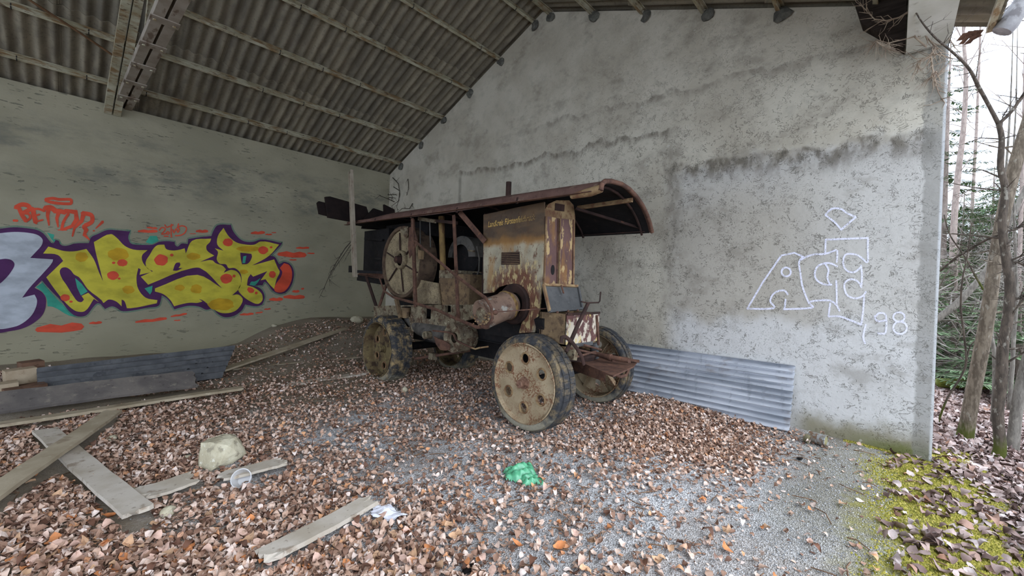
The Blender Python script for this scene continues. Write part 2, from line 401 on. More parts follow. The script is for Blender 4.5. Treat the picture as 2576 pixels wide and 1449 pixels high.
# purlins, each with its wire ties
MPUR = mat('whitewashed_steel', (180, 175, 152), (150, 142, 116), 4, [((124, 94, 56), (3, 9, 9), .46, .64, .85), ((84, 62, 42), (9, 24, 24), .56, .68, .85)], .8, 0, .3, [(40, .2, .004)])
MWIRE = mat('dark_wire', (44, 40, 36), None, rough=.7)
MMORT = mat('rough_mortar', (104, 102, 92), (72, 70, 64), 12, bumps=[(18, .8, .03)])
for side in (0, 1):
    for i in range(6):
        d = .5543+.9285*i; y = -d if side == 0 else -W_+d; z = HE+TS*d-.035
        rot = Matrix.Rotation(ang*(-1 if side == 0 else 1), 3, 'X')
        m_ = MB(); L = 15.7
        for (dy, dz, w, h) in ((0, -.045, .05, .008), (0, .04, .05, .008), (.02, 0, .008, .09)):
            m_.box(Vector((-L/2+.05, y, z))+rot @ Vector((0, dy, dz)), (L, w, h), rot)
        pu = m_.build('purlin', MPUR, ceil)
        for k in range(9):
            xx = -.55-1.02*k-.28*((k*5+i*3) % 3)
            m2 = MB(); m2.tube([(xx, y+.045*math.cos(a), z-.005+.062*math.sin(a)) for a in np.linspace(-.6, PI+.6, 10)][::-1] if False else [(xx, y+.042*math.cos(a), z+.065*math.sin(a)) for a in np.linspace(PI*1.0, PI*2.0, 9)], .007, 4)
            m2.build('wire_tie', MWIRE, pu)
        mb = MB().blob((-.02, y-.03, z-.1), (.05, .12, .11), i+side*9, 2, .5); mb.build('mortar_patch', MMORT, pu)
# concrete eave beam over the opening and an added dark wedge standing in for shadow and dirt under it
MCONC = mat('pale_concrete', (206, 204, 192), (188, 186, 172), 3, [((150, 144, 128), 7, .58, .7, .6), ((120, 112, 98), 22, .68, .74, .7)], .95, 0, .1, [(30, .25, .006)])
bm_ = MB().box((-7.85, -10.64, 4.43), (15.6, .32, .46)).build('trim_1', MCONC); tag(bm_, 'pale concrete eave beam over the open front', None, None, 'structure')
MSHADE = mat('shade_dirt_brown', (62, 54, 48), (44, 38, 34), (4, 4, 30), [((88, 78, 68), (6, 6, 40), .6, .7, .5)], .9, 0, .1, [((8, 8, 60), .4, .01)])
cb = MB().poly([[(-10.47, 4.22), (-10.47, 4.8), (-10.05, 4.9), (-10.12, 4.62), (-10.3, 4.42)]], lambda a, b: Vector((0, a, b)), .16, (-1, 0, 0)).build('shade_wedge', MSHADE, None, (-.08, -10.3, 4.22), False)
tag(cb, 'dark wedge standing in for shadow and dirt on gable wall under the concrete eave beam', 'bracket')
# eave gutter with its drop pipe, seen under the roof corner
MPIPE = mat('zinc_pipe', (142, 138, 134), (112, 108, 106), 9, [((84, 78, 76), (9, 9, 9), .5, .62, .8)], .6, .2, .4)
gt = thing('gutter', 'pale zinc gutter with drop pipe under the corrugated roof corner', 'gutter', (.5, -11.3, 4.3))
gp = MB().tube([(x_, -11.38, 4.36+.0*x_) for x_ in (-15, -5, -1, -.4, -.25)], .075, 14); gp.build('gutter_trough', MPIPE, gt, None, 50)
ep = [P(2585, -10, 0, .45), P(2556, 30, 0, .45), P(2535, 62, 0, .45), P(2520, 80, 0, .45)]
MB().tube(ep, [.075, .08, .085, .08], 14).build('drop_pipe', MPIPE, gt, None, 50)
MB().tube([ep[1]+Vector((0, .09*math.cos(a), .09*math.sin(a))) for a in np.linspace(0, 2*PI, 17)], .008, 5).build('pipe_clip', MPIPE, gt)
fb = MB().box((.1, -11.12, 4.49), (.9, .05, .05)); fb.build('bearer', MPUR, gt)

# ------------------------------------------------------------------ roof truss
MCHO = mat('greyed_channel', (158, 148, 134), (134, 122, 108), 4, [((96, 76, 60), (9, 3, 9), .54, .66, .8)], .85, 0, .25, [(30, .2, .004)])
def tx(y): return -5.455-.0315*y
tr = thing('roof_truss', 'whitewashed steel truss of twin channels with batten plates under the roof', 'truss', (-5.3, -5.4, 4.5))
for s in (-1, 1):
    m_ = MB()
    a, b = Vector((tx(0)+s*.066, .02, 4.60)), Vector((tx(-10.4)+s*.066, -10.4, 4.60))
    m_.bar(a, b, .1, .012); m_.bar(a+Vector((s*.046, 0, .05)), b+Vector((s*.046, 0, .05)), .01, .1); m_.bar(a+Vector((-s*.046, 0, .05)), b+Vector((-s*.046, 0, .05)), .01, .1)
    m_.build('bottom_chord', MCHO, tr)
for k in range(13):
    y = -.75-.82*k; m_ = MB().box((tx(y), y, 4.588), (.27, .15, .012)); bp = m_.build('batten_plate', MCHO, tr)
    MB().lathe([(0, .018), (.015, .018), (.015, .0)], (tx(y)+.09, y, 4.575), (0, 0, -1), 6).build('bolt', MPUR, bp)
    MB().lathe([(0, .018), (.015, .018), (.015, .0)], (tx(y)-.09, y, 4.575), (0, 0, -1), 6).build('bolt', MPUR, bp)
for s in (-1, 1):
    for half in (0, 1):
        ya, yb = (-.02, -W_/2) if half == 0 else (-W_/2, -10.4)
        m_ = MB(); m_.bar((tx(ya)-.14+s*.06, ya, roofz(ya)-.16), (tx(yb)-.14+s*.06, yb, roofz(yb)-.16), .1, .11); m_.build('rafter', MPUR, tr)
for ya, yb in ((-1.6, -2.3), (-2.9, -2.3), (-3.0, -4.6), (-5.3, -4.6), (-6.2, -7.6), (-8.2, -7.6)):
    MB().angle((tx(ya)-.02, ya, roofz(ya)-.2), (tx(yb)-.02, yb, 4.62), .07, .008, (1, 0, 0)).build('web_member', MPUR, tr)
def roofpt(px, py, off=-.13):
    d = ray(px, py); t = (HE+off-TS*EYE.y-EYE.z)/(d.z+TS*d.y); return EYE+d*t
ro = MB().tube([roofpt(40, -22), roofpt(185, 72), roofpt(303, 152)], .016, 6).build('brace_rod', mat('brown_rod', (120, 92, 66), (96, 70, 48), 9), None, roofpt(185, 72))
tag(ro, 'thin rusty brace rod slanting under purlins left of the truss', 'rod')

# ------------------------------------------------------------------ graffiti on the back wall
def paint(name, col, rough=.7, a=1.0, var=.12):
    t = NT(name); n = t.noise((3, 3, 5), 5, 1); c2 = tuple(v*(1-var*1.4) for v in col)
    c = t.mix(t.ramp(n, .35, .7), s2l(col), s2l(c2))
    t.bump(t.noise((4, 4, 8), 5, 2), .3, .02)
    if a < 1: t.alpha(t.math('MULTIPLY', t.ramp(t.noise(6, 3, 5), .2, .6, .5, 1), a))
    return t.done(c, rough, 0, .15)
PURP = paint('purple_paint', (82, 44, 86)); YEL = paint('yellow_paint', (204, 190, 66)); ORA = paint('orange_paint', (202, 160, 40)); RED = paint('red_paint', (216, 84, 58))
TURQ = paint('turquoise_paint', (66, 160, 134)); SILV = paint('silver_paint', (186, 190, 194), .5); HALO = paint('turquoise_haze', (96, 156, 136), .8, .42)
def gz(a, b): return P(a/3.22, 460+b/3.22, 1, 0)
def rounded(pts, k=4, sharp=62):
    """closed outline with its gentle bends rounded and its sharp points kept"""
    n = len(pts); tg = []
    for i in range(n):
        a, b, c = pts[i-1], pts[i], pts[(i+1) % n]; u = (b[0]-a[0], b[1]-a[1]); v = (c[0]-b[0], c[1]-b[1])
        an = abs(math.degrees(math.atan2(u[0]*v[1]-u[1]*v[0], u[0]*v[0]+u[1]*v[1]))); lu, lv = math.hypot(*u) or 1, math.hypot(*v) or 1
        tg.append(None if an > sharp else ((u[0]/lu+v[0]/lv)*.5, (u[1]/lu+v[1]/lv)*.5))
    out = []
    for i in range(n):
        p0, p1 = pts[i], pts[(i+1) % n]; L = math.hypot(p1[0]-p0[0], p1[1]-p0[1]); d = (p1[0]-p0[0], p1[1]-p0[1])
        t0 = tg[i]; t1 = tg[(i+1) % n]; m0 = (t0[0]*L, t0[1]*L) if t0 else d; m1 = (t1[0]*L, t1[1]*L) if t1 else d
        for j in range(k):
            t = j/k; h = (2*t**3-3*t*t+1, t**3-2*t*t+t, -2*t**3+3*t*t, t**3-t*t)
            out.append((h[0]*p0[0]+h[1]*m0[0]+h[2]*p1[0]+h[3]*m1[0], h[0]*p0[1]+h[1]*m0[1]+h[2]*p1[1]+h[3]*m1[1]))
    return out
def wallpoly(mb, pts, off, conv=gz):
    if len(pts) > 5: pts = rounded(pts)
    q = [conv(a, b) for a, b in pts]
    return mb.poly([[(v.x, v.z) for v in q]], lambda a, b: Vector((a, -off, b)))
def ell(cx, cy, rx, ry, n=18, wob=.06): return [(cx+rx*math.cos(2*PI*i/n)*(1+rnd.uniform(-wob, wob)), cy+ry*math.sin(2*PI*i/n)*(1+rnd.uniform(-wob, wob))) for i in range(n)]
def strokepoly(pts, wd):
    """rounded ribbon outline around a polyline (2D)"""
    L, R = [], []
    n = len(pts)
    for i, (a, b) in enumerate(pts):
        p0, p1 = pts[max(i-1, 0)], pts[min(i+1, n-1)]; dx, dy = p1[0]-p0[0], p1[1]-p0[1]; q = math.hypot(dx, dy) or 1
        ww = (wd[i] if hasattr(wd, '__len__') else wd)/2
        L.append((a-dy/q*ww, b+dx/q*ww)); R.append((a+dy/q*ww, b-dx/q*ww))
    return L, R
def ribbon(mb, pts, wd, off, conv, ax=1):
    L, R = strokepoly(pts, wd); n = len(pts); vs = []
    pa, pb = pts[0], pts[1]; k = math.hypot(pa[0]-pb[0], pa[1]-pb[1]) or 1; w0 = (wd[0] if hasattr(wd, '__len__') else wd)*.45
    e0 = (pa[0]+(pa[0]-pb[0])/k*w0, pa[1]+(pa[1]-pb[1])/k*w0)
    pa, pb = pts[-1], pts[-2]; k = math.hypot(pa[0]-pb[0], pa[1]-pb[1]) or 1; w1 = (wd[-1] if hasattr(wd, '__len__') else wd)*.45
    e1 = (pa[0]+(pa[0]-pb[0])/k*w1, pa[1]+(pa[1]-pb[1])/k*w1)
    cs = [conv(*p) for p in L+R+[e0, e1]]
    for j_, c in enumerate(cs): c[ax] = -(off+min(.00012, .002/n)*(j_ % n))
    fs = [(i, i+1, n+i+1, n+i) for i in range(n-1)]+[(0, n, 2*n), (n-1, 2*n-1, 2*n+1)]
    return mb.add(cs, fs)
def smooth2(pts, k=5):
    """Catmull-Rom through 2D points"""
    out = []; n = len(pts)
    for i in range(n-1):
        p0, p1, p2, p3 = pts[max(i-1, 0)], pts[i], pts[i+1], pts[min(i+2, n-1)]
        for j in range(k):
            t = j/k; out.append(tuple(.5*((2*p1[c])+(-p0[c]+p2[c])*t+(2*p0[c]-5*p1[c]+4*p2[c]-p3[c])*t*t+(-p0[c]+3*p1[c]-3*p2[c]+p3[c])*t**3) for c in range(2)))
    return out+[tuple(pts[-1])]
SILH = [(330, 470), (435, 490), (450, 462), (475, 470), (490, 500), (520, 510), (560, 505), (600, 492), (720, 488), (740, 440), (790, 415), (870, 382), (960, 385), (1055, 393), (1040, 430), (1042, 460), (1060, 490), (1090, 500), (1170, 503), (1240, 500), (1290, 478), (1350, 472), (1415, 478), (1418, 505), (1440, 515), (1470, 492), (1520, 495), (1525, 455), (1600, 442), (1712, 430), (1725, 395), (1760, 345), (1870, 340), (1880, 375), (1900, 410), (1950, 460), (2000, 478), (2060, 475), (2110, 458), (2285, 488), (2270, 510), (2190, 590), (2225, 600), (2250, 640), (2262, 660), (2300, 640), (2345, 655), (2375, 700), (2378, 770), (2355, 840), (2310, 890), (2260, 898), (2205, 870), (2165, 815), (2140, 800), (2125, 830), (2095, 830), (2050, 835), (2100, 850), (2135, 890), (2142, 935), (2120, 985), (2080, 1000), (1985, 985), (1960, 1030), (1900, 1075), (1820, 1088), (1770, 1065), (1720, 1020), (1670, 1028), (1620, 1005), (1540, 995), (1460, 1010), (1412, 1025), (1390, 985), (1350, 935), (1310, 910), (1300, 960), (1285, 995), (1200, 1010), (1060, 1035), (985, 1038), (940, 1010), (905, 1000), (850, 1022), (820, 985), (790, 975), (760, 1000), (695, 1075), (620, 1080), (560, 1040), (500, 960), (420, 880), (340, 790), (320, 760)]
SILVO = [(-330, 470), (-180, 396), (0, 372), (110, 360), (220, 368), (300, 382), (350, 410), (400, 470), (515, 605), (512, 630), (350, 780), (280, 850), (340, 885), (370, 930), (372, 985), (350, 1060), (280, 1130), (180, 1180), (60, 1205), (0, 1215), (-180, 1200), (-340, 1110), (-430, 950), (-450, 780), (-420, 600)]
SILVF = [(-300, 500), (-170, 432), (0, 408), (120, 398), (230, 405), (310, 425), (345, 460), (340, 500), (290, 560), (245, 608), (430, 620), (425, 640), (360, 720), (240, 850), (180, 930), (280, 905), (300, 950), (290, 1010), (250, 1080), (160, 1150), (60, 1178), (0, 1185), (-170, 1168), (-315, 1085), (-395, 940), (-412, 780), (-385, 620)]
LN = [(392, 516), (350, 572), (470, 585), (512, 632), (375, 765), (420, 830), (480, 910), (560, 1000), (620, 1040), (685, 1040), (760, 940), (830, 975), (880, 945), (940, 960), (985, 1000), (985, 945), (1005, 955), (1028, 1015), (1060, 1015), (1270, 975), (1275, 950), (1180, 930), (1120, 860), (1105, 770), (1120, 690), (1140, 700), (1130, 745), (1232, 722), (1160, 650), (1150, 590), (1195, 545), (1080, 540), (1010, 510), (940, 440), (900, 415), (760, 480), (775, 560), (800, 660), (835, 800), (800, 720), (760, 620), (700, 535), (600, 555), (520, 552), (440, 530)]
LS = [(1245, 530), (1275, 505), (1330, 500), (1345, 535), (1400, 548), (1460, 540), (1495, 530), (1505, 572), (1555, 470), (1710, 452), (1700, 480), (1672, 510), (1675, 545), (1735, 590), (1620, 640), (1720, 628), (1745, 650), (1800, 670), (1830, 700), (1810, 730), (1870, 705), (1920, 720), (1950, 770), (1940, 850), (1880, 910), (1930, 905), (1965, 940), (1950, 990), (1900, 1040), (1800, 1055), (1740, 1030), (1680, 980), (1640, 950), (1610, 940), (1640, 960), (1600, 972), (1540, 970), (1460, 985), (1410, 1000), (1380, 950), (1320, 900), (1255, 880), (1255, 855), (1600, 745), (1800, 855), (1620, 690), (1560, 690), (1200, 825), (1140, 760), (1240, 715), (1190, 690), (1180, 640), (1215, 580)]
LR = [(1810, 365), (1850, 430), (1910, 480), (1990, 500), (2060, 500), (2110, 475), (2260, 500), (2180, 590), (2040, 670), (2150, 640), (2220, 620), (2250, 690), (2265, 720), (2240, 780), (2220, 860), (2180, 820), (2150, 780), (2110, 790), (2165, 715), (2050, 760), (2030, 740), (2010, 770), (2000, 830), (2060, 850), (2120, 900), (2125, 950), (2090, 980), (2010, 950), (1950, 900), (1930, 870), (1955, 800), (1945, 730), (1900, 690), (1850, 690), (1830, 660), (1780, 655), (1755, 620), (1765, 560), (1740, 530), (1810, 550), (1760, 500), (1765, 430)]
gf = thing('graffiti_piece', 'large yellow graffiti lettering with purple outline and red dots on back wall', 'graffiti', gz(1350, 1080))
wallpoly(MB(), SILH, .004).build('purple_outline', PURP, gf)
hm = MB(); hp = rounded(SILH)[4:-4]
ribbon(hm, hp, 26, .0012, gz)
hm.build('turquoise_haze', HALO, gf)
for nm, L in (('letter_n', LN), ('letter_s', LS), ('letter_r', LR)): wallpoly(MB(), L, .006).build('yellow_letter', YEL, gf)
for L in ([(484, 715), (500, 690), (535, 685), (570, 705), (600, 742), (640, 765), (710, 860), (845, 985), (840, 1010), (800, 965), (760, 930), (715, 890), (660, 915), (680, 945), (660, 965), (630, 960), (590, 910), (540, 830), (500, 770)], [(1400, 710), (1425, 650), (1455, 645), (1460, 665), (1445, 690), (1478, 690), (1430, 712)], [(1945, 565), (2035, 575), (2040, 600), (2005, 655), (1960, 660), (1950, 620)], [(0, 620), (50, 615), (100, 630), (118, 660), (90, 720), (30, 790), (0, 815), (-90, 850), (-180, 830), (-220, 740), (-170, 660), (-90, 628)]):
    if L[0][0] != 0: wallpoly(MB(), L, .008).build('purple_counter', PURP, gf)
    else: SILC = L
for L in ([(608, 770), (660, 815), (710, 880), (655, 912), (625, 850)], [(1170, 855), (1235, 832), (1230, 880), (1215, 905)], [(1970, 595), (1995, 590), (1985, 650), (1962, 650)], [(2020, 825), (2035, 800), (2060, 800), (2110, 770), (2080, 815), (2060, 832)], [(290, 845), (345, 805), (380, 850), (480, 960), (620, 1085), (560, 1075), (430, 1005), (385, 1000), (375, 930), (340, 880)], [(380, 402), (440, 420), (432, 455), (470, 470), (500, 492), (440, 480)], [(1180, 482), (1215, 430), (1270, 430), (1285, 470), (1230, 496)]):
    wallpoly(MB(), L, .0095 if L[0][0] not in (290, 380, 1180) else .003).build('turquoise_fill', TURQ, gf)
for e in ((960, 580, 85, 52), (660, 600, 52, 38), (1040, 865, 48, 34), (1565, 595, 58, 28), (1455, 850, 42, 24), (1590, 860, 46, 36), (1790, 985, 105, 48), (2010, 535, 95, 22), (1975, 720, 34, 18)):
    wallpoly(MB(), ell(*e, wob=.1), .0075).build('orange_patch', ORA, gf)
for e in ((990, 648, 42, 28), (920, 648, 14, 10), (915, 750, 48, 35), (965, 775, 12, 8), (528, 930, 38, 28), (575, 962, 14, 9), (1305, 625, 55, 45), (1390, 585, 14, 12), (1845, 482, 40, 32), (2130, 545, 40, 32), (2195, 522, 11, 9), (1833, 775, 48, 40), (1895, 755, 12, 12), (2205, 742, 28, 28), (2075, 892, 11, 12)):
    wallpoly(MB(), ell(*e), .0095).build('red_dot', RED, gf)
for L in ([(2300, 650), (2340, 665), (2362, 710), (2362, 780), (2330, 850), (2290, 885), (2230, 880), (2220, 860), (2240, 810), (2275, 760), (2285, 720), (2265, 690)], [(2010, 845), (2040, 850), (2060, 870), (2050, 890), (2020, 890), (2000, 865)]):
    wallpoly(MB(), L, .0095).build('red_tip', RED, gf)
gs = thing('graffiti_letter', 'silver graffiti letter with purple outline left of the yellow lettering', 'graffiti', gz(100, 1200))
wallpoly(MB(), SILVO, .0045).build('purple_outline', PURP, gs); wallpoly(MB(), SILVF, .0065).build('silver_fill', SILV, gs); wallpoly(MB(), SILC, .0085).build('purple_counter', PURP, gs)
hm = MB()
ribbon(hm, smooth2(SILVO[2:10], 4), 30, .0012, gz)
hm.build('turquoise_haze', HALO, gs)
def bz(a, b): return P(a/6.0375, 460+b/6.0375, 1, 0)
bt = thing('graffiti_tag', 'red spray painted word BETTOR above the purple outline', 'graffiti', bz(800, 720))
for nm, strokes in (('letter', [([(235, 375), (330, 330), (420, 345), (455, 395), (400, 435), (345, 460)], 52), ([(290, 390), (335, 490), (395, 580)], 48), ([(345, 465), (430, 470), (460, 530), (395, 585)], 30)]),
                    ('letter', [([(500, 395), (515, 490), (545, 600)], 58), ([(500, 400), (590, 398), (675, 430)], 28), ([(535, 497), (600, 480)], 22), ([(545, 590), (650, 562)], 20)]),
                    ('letter', [([(680, 385), (770, 378), (840, 425)], 60), ([(735, 400), (722, 500), (745, 645)], [55, 40, 18])]),
                    ('letter', [([(820, 430), (900, 430), (990, 450)], 54), ([(890, 450), (862, 540), (882, 670)], [50, 38, 18])]),
                    ('letter', [([(985, 420), (1150, 445), (1165, 560), (1090, 660), (945, 712)], [40, 60, 60, 40, 30]), ([(1040, 470), (965, 590), (935, 710)], 34), ([(880, 715), (1010, 718)], 12)]),
                    ('letter', [([(1250, 460), (1385, 490), (1395, 590), (1290, 650)], 50), ([(1265, 480), (1240, 580), (1130, 690), (1100, 810)], [55, 45, 30, 20]), ([(1270, 660), (1310, 720), (1280, 790), (1360, 865)], [50, 55, 45, 14])]),
                    ('exclamation_mark', [([(1560, 590), (1510, 640), (1455, 692)], [36, 26, 12]), ([(1415, 728), (1435, 728)], 16)]),
                    ('bar_stroke', [([(690, 250), (800, 235), (900, 252), (1060, 252), (1085, 290), (1060, 318), (900, 312), (760, 292), (690, 260)], 34)]),
                    ('dash', [([(205, 572), (265, 575)], 28)])):
    m_ = MB()
    for k, (pts, wd) in enumerate(strokes):
        wd = [q*1.3 for q in wd] if hasattr(wd, '__len__') else wd*1.3
        if len(pts) > 2 and not hasattr(wd, '__len__'): pts = smooth2(pts, 4)
        ribbon(m_, pts, wd, .003+.0012*k, bz)
    m_.build(nm, RED, bt)
dt = thing('graffiti_date', 'small red scrawled date above the middle yellow letter', 'graffiti', gz(1400, 440))
m_ = MB()
for k, pts in enumerate(([(1290, 385), (1310, 362), (1338, 370), (1330, 392), (1308, 415), (1345, 412)], [(1360, 395), (1348, 405), (1358, 416), (1372, 408), (1360, 395)], [(1388, 335), (1385, 390), (1388, 440)], [(1335, 340), (1352, 360), (1390, 345), (1402, 340)], [(1398, 378), (1408, 405), (1425, 372), (1440, 402), (1452, 375)], [(1432, 365), (1470, 348), (1508, 362), (1500, 400), (1465, 424), (1420, 428)], [(1446, 332), (1440, 352), (1450, 380)], [(1328, 432), (1362, 433)])):
    ribbon(m_, smooth2(pts, 3), 10, .003+.0008*k, gz)
m_.build('scrawl', RED, dt)
ds = [(1120, 392, 1270, 392, 26), (1190, 362, 1270, 368, 16), (1590, 392, 1680, 392, 26), (1535, 412, 1585, 412, 6), (2035, 408, 2140, 402, 26), (2150, 418, 2200, 418, 14), (2200, 403, 2235, 403, 8), (2400, 528, 2500, 526, 18), (2255, 578, 2470, 585, 48), (2490, 570, 2545, 572, 12), (2345, 624, 2400, 624, 12), (2370, 880, 2420, 878, 22), (2440, 860, 2460, 856, 16), (2300, 925, 2460, 925, 34), (2185, 945, 2285, 942, 28), (2140, 1025, 2190, 1020, 12), (2070, 1055, 2125, 1047, 12), (1945, 1068, 2050, 1060, 20), (1385, 1083, 1510, 1060, 18), (1410, 1115, 1460, 1112, 10), (1100, 1128, 1345, 1098, 26), (725, 1138, 820, 1130, 22), (300, 1190, 660, 1165, 72)]
where = {0: 'above', 1: 'right of', 2: 'below'}
dg = [thing('graffiti_dashes', l, 'graffiti', gz(*q)) for l, q in (('short red paint dashes in the row above the yellow lettering', (1700, 420)), ('short red paint dashes right of the yellow lettering', (2420, 700)), ('short red paint dashes below the yellow lettering', (1200, 1200)))]
for a, b, c_, d_, wd in ds:
    g_ = 0 if b < 450 else (1 if a > 2150 and b < 960 else 2)
    if g_ == 0: g_ = 0
    pts = [(a, b), (a+(c_-a)*.3, b+(d_-b)*.3-wd*.08), (a+(c_-a)*.55, (b+d_)/2+wd*.1), (a+(c_-a)*.8, b+(d_-b)*.8-wd*.05), (c_, d_)]
    ribbon(MB(), pts, [wd*.5, wd*.95, wd*.8, wd, wd*.7], .003, gz).build('dash', RED, dg[g_])

# ------------------------------------------------------------------ chalk drawing on the gable wall
def chalk_mat():
    t = NT('white_chalk'); f = t.ramp(t.noise(70, 3, 1), .28, .5, .25, 1); g = t.ramp(t.noise(9, 3, 2), .25, .5, .6, 1)
    t.alpha(t.math('MULTIPLY', t.math('MULTIPLY', f, g), .82)); return t.done(s2l((236, 234, 246)), .9, 0, .1)
MCH = chalk_mat()
def cz(a, b): return P(1800+a/3.623, 480+b/3.623, 0, 0)
ch = thing('chalk_drawing', 'white chalk outline drawing on the rough gable wall', 'graffiti', cz(800, 1100))
c2 = thing('chalk_number', 'white chalk number beside the chalk drawing on the gable wall', 'graffiti', cz(1600, 1300))
CS = [[(290, 1075), (600, 590), (800, 602)], [(800, 602), (762, 650), (775, 760), (795, 880), (850, 1020), (880, 1065), (620, 1080)], [(290, 1075), (530, 1070), (500, 1010), (520, 950), (570, 915), (630, 910), (660, 945)], [(630, 1075), (640, 990)], [(645+42*math.cos(a), 740+40*math.sin(a)) for a in np.linspace(0, 2*PI, 14)], [(780, 630), (820, 605), (900, 580), (1000, 575), (1100, 540)], [(1000, 575), (1005, 445)], [(1005, 445), (1390, 430)], [(1390, 430), (1388, 560), (1390, 630), (1375, 650), (1330, 610), (1270, 580), (1190, 580), (1165, 630), (1170, 690), (1210, 735), (1270, 740), (1325, 695)], [(1325, 680), (1335, 760), (1330, 860)], [(1110, 690), (1060, 665), (1000, 660), (930, 690), (905, 760), (930, 820), (1000, 855), (1060, 855)], [(1000, 665), (1030, 720), (1020, 790), (1040, 850)], [(1330, 880), (1300, 830), (1240, 805), (1185, 830), (1175, 880), (1200, 950), (1270, 980), (1340, 960), (1370, 920)], [(1100, 820), (1105, 930), (1105, 1040)], [(860, 1010), (930, 1000), (1040, 1000), (1100, 1040), (1130, 1095)], [(1045, 1025), (1030, 1145)], [(1030, 1145), (1130, 1145), (1230, 1180), (1330, 1220)], [(1355, 960), (1345, 1100), (1330, 1210)], [(1370, 1220), (1345, 1330), (1365, 1390)], [(1110, 545), (1110, 600), (1105, 650)]]
CD = [[(1000, 220), (1060, 165), (1140, 165), (1200, 205), (1280, 240)], [(1280, 240), (1220, 290), (1145, 355)], [(1145, 355), (1090, 290), (1000, 220)]]
CN = [[(1455, 1150), (1490, 1115), (1545, 1125), (1558, 1190), (1550, 1290), (1520, 1302), (1480, 1296)], [(1450, 1140), (1465, 1180), (1500, 1190), (1545, 1180)], [(1672+52*math.cos(a), 1150+42*math.sin(a)) for a in np.linspace(0, 2*PI, 14)], [(1682+62*math.cos(a), 1248+56*math.sin(a)) for a in np.linspace(0, 2*PI, 16)]]
for lst, nm, th_ in ((CS, 'chalk_stroke', ch), (CD, 'diamond_stroke', ch), (CN, 'numeral_stroke', c2)):
    for i, pts in enumerate(lst):
        q = smooth2(pts, 4) if len(pts) > 3 else [(pts[0][0]+(pts[-1][0]-pts[0][0])*k/5, pts[0][1]+(pts[-1][1]-pts[0][1])*k/5) for k in range(6)] if len(pts) == 2 else smooth2(pts, 2)
        ribbon(MB(), q, 17, .004+.0006*(i % 7), cz, 0).build(nm, MCH, th_)
hl = P(2223, 731, 0, 0); nh = MB().lathe([(-.004, .022), (-.012, .018), (-.012, .006), (-.002, .0)], hl, (-1, 0, 0), 12).build('wall_plug', MWIRE, None, hl); tag(nh, 'small dark plug hole in gable wall above the chalk number', 'plug')
# ------------------------------------------------------------------ the derelict engine wagon
RUST = mat('rusty_iron', (108, 78, 63), (78, 55, 45), 7, [((60, 44, 38), 18, .5, .7, .8), ((140, 96, 66), 11, .58, .72, .5)], .85, .1, .25, [(30, .35, .006)])
RUSTD = mat('dark_rusty_iron', (64, 46, 40), (42, 32, 29), 6, [((96, 64, 48), 14, .6, .72, .6)], .9, .1, .2, [(26, .35, .006)])
ROOFR = mat('rusty_canopy_sheet', (106, 80, 70), (84, 61, 53), 4, [((128, 110, 92), (2, 9, 9), .56, .7, .6), ((66, 46, 42), 14, .55, .7, .7)], .85, .1, .25, [(20, .3, .006)])
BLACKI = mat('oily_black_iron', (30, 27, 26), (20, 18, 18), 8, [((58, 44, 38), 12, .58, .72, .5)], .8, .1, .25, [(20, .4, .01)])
CAST = mat('flaked_cream_casting', (128, 117, 94), (98, 86, 70), 6, [((76, 56, 42), 10, .48, .6, .9), ((158, 148, 124), 22, .58, .66, .8), ((48, 40, 34), 16, .56, .7, .9)], .9, 0, .2, [(22, .5, .01)])
BROWN = mat('brown_engine_paint', (124, 102, 74), (96, 78, 58), 5, [((70, 54, 42), 13, .5, .64, .8), ((152, 132, 98), 26, .6, .7, .6)], .85, 0, .25, [(30, .4, .006)])
YELP = mat('peeling_yellow_pipe', (132, 106, 62), (108, 86, 52), 6, [((84, 58, 38), (14, 14, 4), .5, .6, .95)], .8, 0, .3)
GREYP = mat('grey_painted_steel', (86, 85, 83), (70, 70, 69), 4, [((64, 63, 62), 12, .52, .7, .7), ((150, 150, 148), 30, .64, .72, .6)], .7, .1, .3, [(20, .2, .004)])
GREYD = mat('dull_dark_grey_steel', (94, 89, 82), (72, 68, 62), 5, [((52, 48, 46), 12, .5, .68, .8), ((116, 106, 92), 18, .6, .7, .6)], .8, .1, .25, [(20, .3, .005)])
HUBM = mat('worn_brown_hub', (142, 108, 88), (110, 82, 66), 14, [((84, 56, 42), 24, .5, .64, .8)], .7, .2, .3)
def rubber(name, z0, bl):
    t = NT(name); x, y, z = t.xyz(); n = t.noise(11, 5, 1); n2 = t.noise(34, 4, 2)
    c = t.mix(n2, s2l((36, 36, 37)), s2l((66, 67, 69)))
    c = t.mix(t.math('MULTIPLY', t.ramp(t.noise(8, 6, 3, rough=.72), .44, .68), bl), c, t.mix(n2, s2l((122, 102, 72)), s2l((174, 150, 106))))
    # dried mud caked on the part standing on the ground
    c = t.mix(t.math('MULTIPLY', t.ramp(t.math('SUBTRACT', z, t.math('MULTIPLY', n, .35)), z0+.12, z0-.12), .85), c, t.mix(n2, s2l((128, 122, 104)), s2l((166, 160, 140))))
    t.bump(n2, .4, .006)
    return t.done(c, .85, 0, .25)
TREADM = rubber('worn_tread_rubber', -.3, .45)
RUBF = rubber('weathered_rubber', .0, .6); RUBR = rubber('muddy_rubber', -.1, 1.0)
